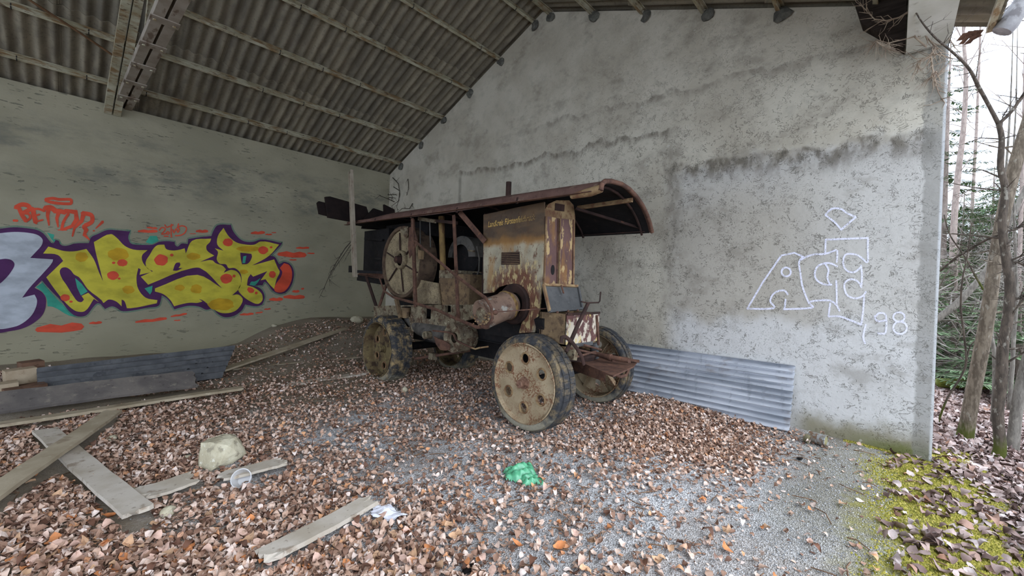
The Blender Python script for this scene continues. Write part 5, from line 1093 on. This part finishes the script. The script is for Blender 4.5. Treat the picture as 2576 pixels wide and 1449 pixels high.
# where litter is thin: pale gravel shows
BARE = [(-3.75, -8.7, .75, .5, .5), (-3.0, -9.2, .9, .5, .5), (-3.2, -8.1, .5, .5, .6), (-4.05, -8.75, .35, .4, .4), (-3.6, -7.4, .7, .3, .55), (-2.7, -8.7, .5, .35, .55), (-3.6, -6.2, .7, .5, .55), (-2.2, -9.9, .8, .35, 1.0), (-1.2, -10.0, .8, .45, .95), (-3.0, -9.9, .7, .45, .75), (-4.2, -9.4, .6, .4, .5), (-2.3, -8.0, .3, .3, .4), (-.3, -9.75, .4, .3, .7), (-4.6, -5.6, .5, .4, .4), (-2.6, -9.35, .6, .3, .6), (-4.3, -6.6, .4, .3, .3)]
PH = npr.uniform(0, 6, 12)
def dens(x, y):
    nz_ = .5+.5*np.sin(x*2.3+PH[0]+1.3*np.sin(y*1.9+PH[1]))*np.sin(y*2.7+PH[2]+1.1*np.sin(x*2.1+PH[3]))
    nf = .5+.5*np.sin(x*7.1+PH[4]+1.7*np.sin(y*5.3+PH[5]))*np.sin(y*8.3+PH[6]+1.5*np.sin(x*6.1+PH[7]))
    left = sstn(-3.7, -4.9, x+ (y+8)*.25)
    base = .58+.42*left
    d = base*(.4+.6*nz_)*(.35+.75*nf)+.35*left
    d = d+.55*np.exp(-((x+1.0)**2/1.6+(y+8.7)**2/.55))+.3*np.exp(-((x+1.9)**2/.6+(y+8.9)**2/.5))
    for bx, by, sx, sy, a in BARE: d = d*(1-a*np.exp(-(((x-bx)/sx)**2+((y-by)/sy)**2)))
    d = d*(1-.93*sstn(-9.75, -10.1, y+.25*(nf-.5))*sstn(-3.6, -2.6, x))
    d = d*(1-.62*sstn(-4.6, -3.3, y))
    return np.clip(d, .012, 1)
def clear(x, y):
    """keep litter off the tops of boards, pile and wheels"""
    ok = np.ones(len(x), bool)
    for (a, b), w_ in BCLR:
        dx, dy = b[0]-a[0], b[1]-a[1]; L2 = dx*dx+dy*dy; t = np.clip(((x-a[0])*dx+(y-a[1])*dy)/L2, 0, 1)
        ok &= np.hypot(x-a[0]-t*dx, y-a[1]-t*dy) > w_
    return ok
def g2(px, py):
    v = G(px, py); return (v.x, v.y)
BCLR = [((g2(-60, 1312), g2(284, 1056)), .09), ((g2(112, 1098), g2(348, 1326)), .095), ((g2(680, 1420), g2(925, 1284)), .075), ((g2(360, 1260), g2(475, 1230)), .1), ((g2(565, 1220), g2(700, 1188)), .07), ((g2(-30, 1060), g2(490, 992)), .2), ((g2(-30, 1096), g2(600, 994)), .06), ((g2(560, 1165), g2(560, 1160)), .16), ((g2(1300, 1200), g2(1330, 1200)), .1), ((g2(612, 1226), g2(614, 1226)), .07), ((g2(970, 1298), g2(975, 1298)), .1), ((g2(452, 968), g2(800, 850)), .08)]
def scatter(n, x0, x1, y0, y1, fn, seed):
    r = np.random.default_rng(seed); x = r.uniform(x0, x1, n); y = r.uniform(y0, y1, n); k = r.uniform(0, 1, n) < fn(x, y); x, y = x[k], y[k]
    k = clear(x, y); x, y = x[k], y[k]; return np.stack([x, y, Hn(x, y)], -1)
inside = scatter(180000, -8.5, -.08, -10.6, -.6, dens, 5)
dcam = np.hypot(inside[:, 0]-EYE.x, inside[:, 1]-EYE.y); inside = inside[dcam > 1.2]
zo = np.random.default_rng(9).uniform(.0, .014, len(inside))
V, F = leaves(inside, .045, 0.001, .7, 6); V[:, 2] += np.repeat(zo, 15)
frag = scatter(210000, -8.5, -.08, -10.6, -.6, lambda x, y: np.clip(dens(x, y)*1.15, 0, .9), 15); frag = frag[np.hypot(frag[:, 0]-EYE.x, frag[:, 1]-EYE.y) > 1.2]
r = np.random.default_rng(16); nf_ = len(frag); an = r.uniform(0, 2*PI, nf_)[:, None]+np.array([0, 1.7, 3.3, 4.7])+r.normal(0, .3, (nf_, 4)); rd_ = r.uniform(.006, .017, nf_)[:, None]*r.uniform(.6, 1.3, (nf_, 4))
Vf = np.stack([frag[:, 0:1]+rd_*np.cos(an), frag[:, 1:2]+rd_*np.sin(an), frag[:, 2:3]+r.uniform(.001, .011, (nf_, 4))], -1).reshape(-1, 3)
tag(npmesh('leaf_crumbs', Vf, np.arange(nf_*4).reshape(-1, 4), LEAF, None, False), 'brown crumbled leaf fragments between the dead leaves', 'leaves', None, 'stuff')
o = npmesh('leaf_litter', V, F, LEAF, None, True); tag(o, 'brown dead leaf litter strewn over the gravel floor', 'leaves', None, 'stuff')
def dens_out(x, y):
    e = y+.12*np.sin(x*6)+.1*np.sin(x*13+1)
    return np.clip(sstn(-10.95, -11.5, e)*.95+.16*sstn(-10.3, -10.7, e), 0, 1)*np.clip(1.15-.06*np.maximum(0, x), .35, 1)
BCLR = []
outs = np.concatenate([scatter(26000, -4.5, 2.5, -13.5, -10.45, dens_out, 21), scatter(30000, .3, 16, -16, -10.2, lambda x, y: np.full(len(x), .9), 22)])
V, F = leaves(outs, .07, .002, .55, 23)
o = npmesh('forest_leaf_litter', V, F, LEAFO, None, True); tag(o, 'pale dead leaf litter on the forest ground outside', 'leaves', None, 'stuff')
# the leaves nearest the camera, one by one
spots = []
rr = random.Random(77)
while len(spots) < 280:
    px_, py_ = rr.uniform(20, 2150), 1449-abs(rr.gauss(0, 130))-6
    if py_ < 1150: continue
    v = P(px_, py_, 2, .02)
    if rr.random() > float(dens(np.array([v.x]), np.array([v.y]))[0])*1.3+.12: continue
    spots.append((px_, py_, v))
shades = {'orange brown': (196, 128, 80), 'tan': (196, 158, 124), 'dark brown': (104, 72, 56), 'pinkish beige': (200, 166, 148)}
lm = {}
for sname, c_ in shades.items():
    a_ = tuple(min(255, v*1.12) for v in c_); b_ = tuple(v*.85 for v in c_); lm[sname] = leaf_mat(sname.replace(' ', '_')+'_leaf', [(0, b_), (.5, c_), (1, a_)], True)
proto = {}
for k, sname in enumerate(shades):
    for q in range(4):
        V, F = leaves(np.zeros((1, 3)), .056, 0, .5, 100+k*7+q)
        me = bpy.data.meshes.new('dead_leaf'); me.from_pydata([tuple(v) for v in V], [], [tuple(int(i) for i in f) for f in F]); me.materials.append(lm[sname]); me.shade_smooth(); proto[(sname, q)] = me
for i, (px_, py_, v) in enumerate(spots):
    sname = list(shades)[(0, 1, 1, 3, 2, 3, 1, 0, 3, 2)[i % 10]]
    place = 'on leaf litter at the lower left' if px_ < 900 else ('on pale gravel at the lower centre' if px_ < 1700 else 'on gravel at the lower right')
    o = bpy.data.objects.new('dead_leaf', proto[(sname, i % 4)]); COL.objects.link(o)
    o.location = (v.x, v.y, H(v.x, v.y)+.018); o.rotation_euler = (rr.gauss(0, .2), rr.gauss(0, .2), rr.uniform(0, 6.28)); s_ = rr.uniform(.8, 1.25); o.scale = (s_, s_, s_)
    tag(o, 'curled %s dead leaf lying %s' % (sname, place), 'leaf', '%s dead leaves %s' % (sname, place))
# twigs among the litter and moss along the drip line
m_ = MB(); r3 = random.Random(5)
for _ in range(420):
    x_, y_ = r3.uniform(-7, -.3), r3.uniform(-11.2, -4.2); a_ = r3.uniform(0, 6.28); l_ = r3.uniform(.05, .22)
    c = Vector((x_, y_, H(x_, y_)+.012)); d = Vector((math.cos(a_), math.sin(a_), 0))*l_*.5; e = Vector((r3.gauss(0, .02), r3.gauss(0, .02), .012))
    m_.tube([c-d, c+e, c+d], .004, 4)
tag(m_.build('fallen_twigs', mat('litter_twig', (128, 100, 76), (92, 70, 54), 20), None, (0, 0, 0)), 'thin broken twigs scattered over gravel and leaves', 'twigs', None, 'stuff')
def moss_mat():
    t = NT('yellow_green_moss'); c = t.cramp(t.n.new('ShaderNodeNewGeometry').outputs['Random Per Island'], [(0, (94, 94, 40)), (.4, (128, 124, 50)), (.75, (156, 146, 66)), (1, (178, 164, 94))]); return t.done(c, .95, 0, .1)
N = 24000; r = np.random.default_rng(33); N = 90000; x = r.uniform(-4.6, .6, N); y = r.uniform(-11.5, -10.2, N)
f = .5+.5*np.sin(x*3.1+1.2*np.sin(y*4))*np.sin(y*5.2+1.3*np.sin(x*2.7)); f2 = .5+.5*np.sin(x*11+2*np.sin(y*9))*np.sin(y*13+1.5*np.sin(x*10))
e = y+.3*(f-.5)-.12*(x+1)*.3
k = r.uniform(0, 1, N) < sstn(-10.35, -10.65, e)*sstn(-11.45, -11.0, e)*np.clip(.25+1.1*f*(.4+.9*f2), 0, 1)
x, y = x[k], y[k]
x = np.concatenate([x, r.uniform(-1.0, -.02, 900)]); y = np.concatenate([y, np.clip(r.normal(-10.75, .09, 900), -11, -10.35)])
x = np.concatenate([x, -np.abs(r.normal(0, .035, 900))-.005]); y = np.concatenate([y, r.uniform(-10.82, -10.1, 900)])
n_ = len(x); hh = r.uniform(.005, .014, n_); rd = r.uniform(.005, .012, n_); zb = Hn(x, y)
A = np.linspace(0, 2*PI, 6)[:-1]
ring = np.stack([x[:, None]+rd[:, None]*np.cos(A), y[:, None]+rd[:, None]*np.sin(A), np.repeat((zb-.002)[:, None], 5, 1)], -1)
tp = np.stack([x+r.normal(0, .003, n_), y+r.normal(0, .003, n_), zb+hh], -1)[:, None]
V = np.concatenate([ring, tp], 1).reshape(-1, 3); q = np.array([(i, (i+1) % 5, 5) for i in range(5)]); F = (q[None]+6*np.arange(n_)[:, None, None]).reshape(-1, 3)
o = npmesh('moss', V, F, moss_mat(), None, False); tag(o, 'yellow green moss along the drip line at the wall corner', 'moss', None, 'stuff')
# loose grit
N = 45000; r = np.random.default_rng(44); x = r.uniform(-6.5, -.1, N); y = r.uniform(-10.5, -6.0, N); k = r.uniform(0, 1, N) < np.clip(1.1-dens(x, y)*1.2, .15, 1)*sstn(-6.3, -4.6, x); x, y = x[k], y[k]; n_ = len(x)
rd = r.uniform(.0025, .006, n_); c0 = np.stack([x, y, Hn(x, y)+rd*.4], -1)
oc = np.array([(1, 0, 0), (-1, 0, 0), (0, 1, 0), (0, -1, 0), (0, 0, 1), (0, 0, -1)], float)
V = (c0[:, None]+oc[None]*rd[:, None, None]*r.uniform(.6, 1.3, (n_, 6, 1))).reshape(-1, 3); q = np.array([(0, 2, 4), (2, 1, 4), (1, 3, 4), (3, 0, 4)]); F = (q[None]+6*np.arange(n_)[:, None, None]).reshape(-1, 3)
t = NT('loose_grit'); c = t.cramp(t.n.new('ShaderNodeNewGeometry').outputs['Random Per Island'], [(0, (112, 114, 118)), (.5, (158, 158, 158)), (1, (204, 204, 204))])
o = npmesh('loose_grit', V, F, t.done(c, .95, 0, .1)); tag(o, 'loose pale grit covering the floor', 'gravel', None, 'stuff')

# ------------------------------------------------------------------ the forest
def bark(name, c1, c2, mossh=None, moss=(86, 90, 38)):
    t = NT(name); n = t.noise((24, 24, 7), 6, 1, rough=.68); c = t.mix(t.ramp(n, .38, .62), s2l(c1), s2l(c2)); c = t.mix(t.ramp(t.noise((22, 22, 12), 4, 3), .58, .68, 0, .5), c, s2l((154, 148, 134)))
    if mossh:
        z = t.xyz()[2]; f = t.ramp(t.math('SUBTRACT', z, t.math('MULTIPLY', n, .35)), mossh, mossh-.16); c = t.mix(t.math('MULTIPLY', f, .95), c, t.mix(n, s2l(moss), s2l((50, 56, 22))))
    t.bump(n, .6, .02); return t.done(c, .95, 0, .1)
BK1 = bark('grey_brown_bark', (124, 112, 96), (88, 78, 66), .12); BK2 = bark('dark_smooth_bark', (88, 78, 68), (64, 57, 50), .12); BK3 = bark('pale_grey_bark', (126, 120, 110), (98, 92, 84)); BKP = bark('pinkish_pine_bark', (150, 136, 126), (126, 112, 104))
BKM = bark('mossy_log_bark', (126, 132, 60), (96, 104, 44))
def trunkpts(pts, X, f=1.0, xe=None, dz0=None):
    n = len(pts); out = []
    for i, (a, b, w_) in enumerate(pts):
        xx = X[i] if isinstance(X, list) else X if xe is None else X+(xe-X)*i/(n-1)
        v = P(a, b, 0, xx); dist = (v-EYE).dot(_F); out.append((v, w_*dist/FPX/2*f*(.7 if a > 2300 else 1)))
    return out
def smooth3(pr, k=4):
    ps = [p for p, r_ in pr]; out = []; rs = []
    for i in range(len(ps)-1):
        p0, p1, p2, p3 = ps[max(i-1, 0)], ps[i], ps[i+1], ps[min(i+2, len(ps)-1)]
        for j in range(k):
            t = j/k; out.append(.5*((2*p1)+(p2-p0)*t+(2*p0-5*p1+4*p2-p3)*t*t+(3*p1-p0-3*p2+p3)*t**3)); rs.append(pr[i][1]*(1-t)+pr[i+1][1]*t)
    return out+[ps[-1]], rs+[pr[-1][1]]
def trunk(mb, pts, X, n=12, xe=None, k=4, ground=True):
    pr = trunkpts(pts, X, xe=xe); p, r_ = smooth3(pr, k)
    if ground: p = [p[0]-Vector((0, 0, .15))]+p; r_ = [r_[0]*1.25]+r_
    mb.tube(p, r_, n); return p, r_
def twigs(mb, p, r_, seed, n, L, frac=(.3, 1)):
    q = random.Random(seed); k = len(p)
    for _ in range(n):
        i = int(q.uniform(*frac)*(k-2)); a = p[i]; d = (p[i+1]-p[i]).normalized(); e = (d*.4+Vector((q.gauss(0, .7), q.gauss(0, .7), q.gauss(.2, .5)))).normalized(); l = L*q.uniform(.4, 1.1)
        b = a+e*l*.5+Vector((q.gauss(0, .06), q.gauss(0, .06), q.gauss(0, .06)))*l; c = b+(e+Vector((q.gauss(0, .4), q.gauss(0, .4), q.gauss(0, .3)))).normalized()*l*.5
        r0 = min(.012, r_[i]*.35); mb.tube([a, b, c], [r0, r0*.6, r0*.25], 4)
        for _ in range(2):
            e2 = (e+Vector((q.gauss(0, .7), q.gauss(0, .7), q.gauss(0, .5)))).normalized(); mb.tube([b, b+e2*l*.35], [r0*.5, r0*.15], 3)
def tree(label, pts, X, bk, seed, branches=(), tw=8, L=.6, name='tree', group=None, xe=None):
    base = P(pts[0][0], pts[0][1], 0, X)
    t_ = thing(name, label, 'tree', (base.x, base.y, base.z), group)
    m_ = MB(); p, r_ = trunk(m_, pts, X, xe=xe); m_.build('trunk', bk, t_, None, True)
    for bp in branches:
        m_ = MB(); pp, rr_ = trunk(m_, bp[0], bp[1], 8, bp[2] if len(bp) > 2 else None, 4, False); twigs(m_, pp, rr_, seed+3, tw, L*.7, (.2, 1)); m_.build('branch', bk, t_, None, True)
    if tw: m_ = MB(); twigs(m_, p, r_, seed, tw, L); m_.build('twigs', bk, t_)['kind'] = 'stuff'
    return t_
tree('straight grey brown tree with mossy foot just outside the wall corner', [(2424, 1114, 50), (2432, 1075, 42), (2445, 1000, 40), (2465, 900, 40), (2485, 790, 38), (2503, 660, 36), (2528, 520, 36), (2558, 400, 36), (2600, 260, 32), (2640, 120, 26), (2668, -20, 22), (2700, -220, 14)], 1.215, BK1, 1, tw=10)
tree('dark crooked tree whose forked top reaches over the wall corner', [(2508, 1160, 40), (2516, 1120, 32), (2510, 1040, 30), (2519, 960, 32), (2522, 880, 30), (2535, 800, 28), (2541, 720, 27), (2530, 640, 25), (2521, 560, 22), (2529, 480, 20), (2517, 420, 18), (2520, 350, 16), (2512, 312, 15)], .69, BK2, 2,
     [([(2512, 312, 13), (2490, 270, 11), (2460, 215, 11), (2437, 172, 9), (2395, 130, 7), (2350, 92, 6), (2312, 45, 4), (2290, -5, 3)], [.69, .6, .42, .2, -.12, -.5, -.8, -1.0]), ([(2512, 312, 12), (2545, 280, 10), (2576, 236, 9), (2620, 180, 7)], .69), ([(2520, 588, 8), (2480, 604, 8), (2445, 624, 8), (2400, 652, 7), (2365, 682, 6)], .69, 1.1), ([(2540, 664, 9), (2560, 660, 8), (2585, 672, 8)], .69), ([(2546, 756, 9), (2565, 750, 8), (2590, 752, 7)], .69), ([(2530, 582, 8), (2556, 576, 7), (2590, 556, 6)], .69)], tw=16, L=.5)
tree('grey tree cut by the right edge of the frame', [(2546, 1142, 34), (2552, 1080, 32), (2562, 1000, 30), (2578, 930, 30), (2600, 850, 28), (2640, 700, 26), (2670, 450, 22), (2690, 150, 18)], 1.14, BK3, 3, tw=3)
tree('thin pale grey sapling behind the mossy footed tree', [(2500, 1030, 14), (2503, 960, 14), (2502, 890, 13), (2494, 840, 11), (2500, 760, 9), (2510, 640, 8), (2524, 500, 7), (2538, 330, 6), (2546, 160, 3), (2550, -30, 1.5)], 2.2, BK3, 4, tw=6)
tree('thin pale stem behind the dark crooked tree', [(2540, 1000, 12), (2547, 920, 12), (2550, 850, 11), (2558, 760, 9), (2556, 680, 8), (2552, 560, 7), (2548, 420, 6), (2556, 260, 4), (2560, 60, 1.5)], 2.0, BK3, 5, tw=5)
tree('slender brown sapling with forked stem beside the wall edge', [(2362, 1056, 6), (2384, 1000, 6), (2428, 925, 6), (2426, 850, 6), (2417, 775, 6), (2421, 705, 5), (2432, 650, 4), (2445, 560, 3)], 1.7, BK2, 6, [([(2430, 920, 5), (2440, 872, 4), (2468, 848, 4)], 1.7)], tw=6, L=.4, name='sapling')
tree('thin bare stem slanting down in front of the undergrowth', [(2482, 742, 6), (2458, 702, 6), (2425, 642, 5), (2390, 592, 4), (2375, 540, 3)], 1.9, BK2, 7, tw=5, L=.4, name='sapling')
o = MB(); p, r_ = trunk(o, [(2350, 808, 22), (2400, 770, 22), (2440, 730, 21), (2475, 690, 20), (2500, 648, 18), (2540, 560, 15), (2600, 430, 12)], 4.2, 10, None, 4, False)
tag(o.build('fallen_tree', BK3, None, p[0], True), 'grey trunk leaning diagonally across the undergrowth', 'tree')
lg = MB(); pl = [Vector((x_, y_, H(x_, y_)+.1)) for x_, y_ in ((4.6, -11.1), (5.0, -12.1), (5.4, -13.2), (5.6, -14.4))]
lg.tube(pl, [.08, .11, .12, .13], 10); tag(lg.build('mossy_log', BKM, None, pl[1]-Vector((0, 0, .1)), True), 'mossy fallen log on the forest ground', 'log')
for i, (pts, X) in enumerate((([(2396, 700, 20), (2400, 560, 18), (2410, 440, 17), (2424, 320, 14), (2430, 200, 12), (2425, 110, 9), (2422, 20, 6)], 9), ([(2562, 720, 12), (2570, 500, 11), (2576, 300, 10), (2580, 120, 8), (2584, -60, 4)], 11), ([(2440, 720, 9), (2446, 520, 9), (2456, 330, 8), (2464, 140, 6), (2470, -60, 3)], 19))):
    tree(('pinkish pine trunk rising just right of the wall edge', 'distant pine at the right edge of the frame', 'thinnest faraway pine right of the pinkish pine')[i], pts, X, BKP, 30+i, tw=22, L=1.4, name='pine')
# bramble twigs hanging over the top of the wall end
BRM = mat('bramble_stem', (176, 158, 136), (130, 112, 96), 10)
br = thing('bramble', 'pale dry bramble runners hanging over the top corner of the gable wall', 'bramble', P(2370, 160, 1, -10.9))
for s_, (pts, a_, r0) in enumerate(([([(2288, 28), (2262, 44), (2230, 52), (2200, 48), (2182, 30), (2166, 12)], -.5, .011), ([(2330, 118), (2300, 92), (2270, 100), (2235, 108), (2205, 100), (2195, 112), (2178, 118)], -.45, .009), ([(2205, 104), (2222, 118), (2240, 126)], -.45, .007), ([(2368, 132), (2345, 140), (2320, 148), (2308, 158), (2312, 176)], -.25, .008), ([(2352, 122), (2342, 140), (2346, 172), (2352, 200), (2360, 232), (2372, 252)], -.15, .012), ([(2356, 180), (2345, 190), (2350, 205), (2365, 180)], -.15, .009), ([(2290, 30), (2310, 60), (2340, 105), (2372, 140)], -.4, .01), ([(2348, 0), (2362, 45), (2385, 90), (2402, 122)], -.2, .01)])):
    m_ = MB(); q = [P(a, b, 0, a_+.03*i) for i, (a, b) in enumerate(pts)]; branchy(m_, q, r0*.9, 60+s_, 26, .2); m_.build('runner', BRM, br)
m_ = MB()
for k, (a, b) in enumerate(((2422, 84), (2436, 78), (2450, 76), (2443, 92), (2430, 92), (2458, 82))):
    c = P(a, b, 0, .35); d = Vector((0, rnd.uniform(-.05, .05), -.07)); s_ = Vector((.02, .05, rnd.uniform(-.03, .03)))
    m_.add([c, c+d*.5+s_, c+d, c+d*.5-s_, c+d*.5+Vector((.015, 0, 0))], [(0, 1, 4), (1, 2, 4), (2, 3, 4), (3, 0, 4)])
tag(m_.build('hanging_leaves', mat('hanging_dead_leaf', (112, 80, 62), (88, 62, 50), 10), None, P(2440, 84, 0, .35)), 'cluster of brown dead leaves hanging under the roof corner', 'leaves')
# undergrowth: bare twigs nobody could count, and spruce boughs
def tubes3(A, B, C, r0):
    """many thin bent twigs as three-sided tubes"""
    N = len(A); out = []
    up = np.array([.3, .2, 1.0])
    d = C-A; s = np.cross(d, up); s /= np.linalg.norm(s, axis=1, keepdims=True)+1e-9; u = np.cross(s, d); u /= np.linalg.norm(u, axis=1, keepdims=True)+1e-9
    for Q, f in ((A, 1), (B, .7), (C, .25)):
        for k in range(3):
            a_ = 2*PI*k/3; out.append(Q+(s*math.cos(a_)+u*math.sin(a_))*(r0*f)[:, None])
    V = np.stack(out, 1).reshape(-1, 3); q = np.array([(i*3+k, i*3+(k+1) % 3, (i+1)*3+(k+1) % 3, (i+1)*3+k) for i in range(2) for k in range(3)])
    return V, (q[None]+9*np.arange(N)[:, None, None]).reshape(-1, 4)
r = np.random.default_rng(55); N = 2400
x = r.uniform(4.8, 22, N); yc = -10.44-(x+5.99)*r.uniform(.045, .18, N); A = np.stack([x, yc, Hn(x, yc)+r.uniform(0, 1, N)**1.5*(1.2+.12*x)], -1)
dr = r.normal(0, 1, (N, 3)); dr[:, 2] = np.abs(dr[:, 2])*.5+.15*r.normal(0, 1, N); dr /= np.linalg.norm(dr, axis=1, keepdims=True); Ln = r.uniform(.5, 2.0, N)[:, None]
B = A+dr*Ln*.5+r.normal(0, .08, (N, 3)); C_ = A+dr*Ln+r.normal(0, .15, (N, 3))
V, F = tubes3(A, B, C_, r.uniform(.003, .012, N)*(1+x*.05))
o = npmesh('undergrowth', V, F, mat('bare_twig', (150, 142, 132), (100, 92, 84), 3)); tag(o, 'tangle of bare grey twigs filling the forest undergrowth', 'undergrowth', None, 'stuff')
def spruce_mat(name, c1, c2):
    t = NT(name); c = t.cramp(t.n.new('ShaderNodeNewGeometry').outputs['Random Per Island'], [(0, c1), (1, c2)]); return t.done(c, .8, 0, .2)
SPR = spruce_mat('spruce_needles', (62, 84, 54), (112, 134, 90)); SPR2 = spruce_mat('pale_spruce_needles', (98, 124, 84), (152, 170, 130))
def spruce(label, x_, y_, h, rad, z0, seed, nm, dens_=1.0, m__=SPR):
    r = np.random.default_rng(seed); zb = H(x_, y_); t_ = thing('spruce', label, 'tree', (x_, y_, zb))
    MB().tube([(x_, y_, zb-.1), (x_, y_, zb+h)], [h*.012+.02, .012], 8).build('trunk', BKP, t_)
    nb = int(110*dens_); A_, B_, C2 = [], [], []; nd = []
    for i in range(nb):
        f = (i+.5)/nb; zz = zb+z0+(h-z0)*f; L = rad*(1-f)**.8*r.uniform(.7, 1.1)+.12; a_ = r.uniform(0, 2*PI); d = np.array([math.cos(a_), math.sin(a_), 0]); a0 = np.array([x_, y_, zz]); b0_ = a0+d*L*.55+np.array([0, 0, -.1*L]); c0_ = a0+d*L+np.array([0, 0, -.12*L])
        A_.append(a0); B_.append(b0_); C2.append(c0_)
        k = int(95*dens_*(.4+L/rad)); tt = r.uniform(.15, 1, k)[:, None]; base = np.where(tt < .55, a0+(b0_-a0)*tt/.55, b0_+(c0_-b0_)*(tt-.55)/.45)
        sd = np.array([-d[1], d[0], 0])*r.choice([-1, 1], k)[:, None]; dv = d*.5+sd*r.uniform(.3, 1, k)[:, None]+np.array([0, 0, 1])*r.normal(-.12, .15, k)[:, None]; dv /= np.linalg.norm(dv, axis=1, keepdims=True); l = (r.uniform(.5, 1, k)*L*.34*(1.15-tt[:, 0]*.6))[:, None]
        wv = np.cross(dv, [0, 0, 1]); wv /= np.linalg.norm(wv, axis=1, keepdims=True)+1e-9; w_ = l*.045+.006
        nd.append(np.stack([base, base+dv*l*.5+wv*w_, base+dv*l, base+dv*l*.5-wv*w_], 1))
    V, F = tubes3(np.array(A_), np.array(B_), np.array(C2), np.full(nb, .012)); o = npmesh('boughs', V-np.array([x_, y_, zb]), F, BKP, t_)
    V = np.concatenate(nd).reshape(-1, 3)-np.array([x_, y_, zb]); F = np.arange(len(V)).reshape(-1, 4); o = npmesh('needles', V, F, m__, t_)
SP = [('low young spruce by the foot of the wall edge', 6.2, -11.4, 2.7, 1.1, .15, SPR2), ('young spruce behind the leaning grey trunk', 8.5, -11.75, 2.6, 1.5, .2, SPR), ('young spruce at the right edge behind the crooked tree', 4.6, -12.0, 1.9, .9, .2, SPR2), ('tall dark spruce behind the wall edge', 13.0, -11.6, 9.0, 1.9, 1.0, SPR), ('far spruce filling the gap right of the pines', 18.0, -13.2, 5.0, 2.4, .3, SPR2), ('far spruce between the pine trunks', 21.0, -12.7, 4.4, 2.6, .3, SPR2), ('far spruce nearest the right frame edge', 15.0, -13.5, 5.5, 2.2, .4, SPR), ('faraway spruce closing the back of the view', 26.0, -14.6, 5.0, 3.2, .3, SPR2)]
for i, (lb, x_, y_, h_, rd_, z0_, mm_) in enumerate(SP): spruce(lb, x_, y_, h_, rd_, z0_, 70+i, i, 1.0, mm_)
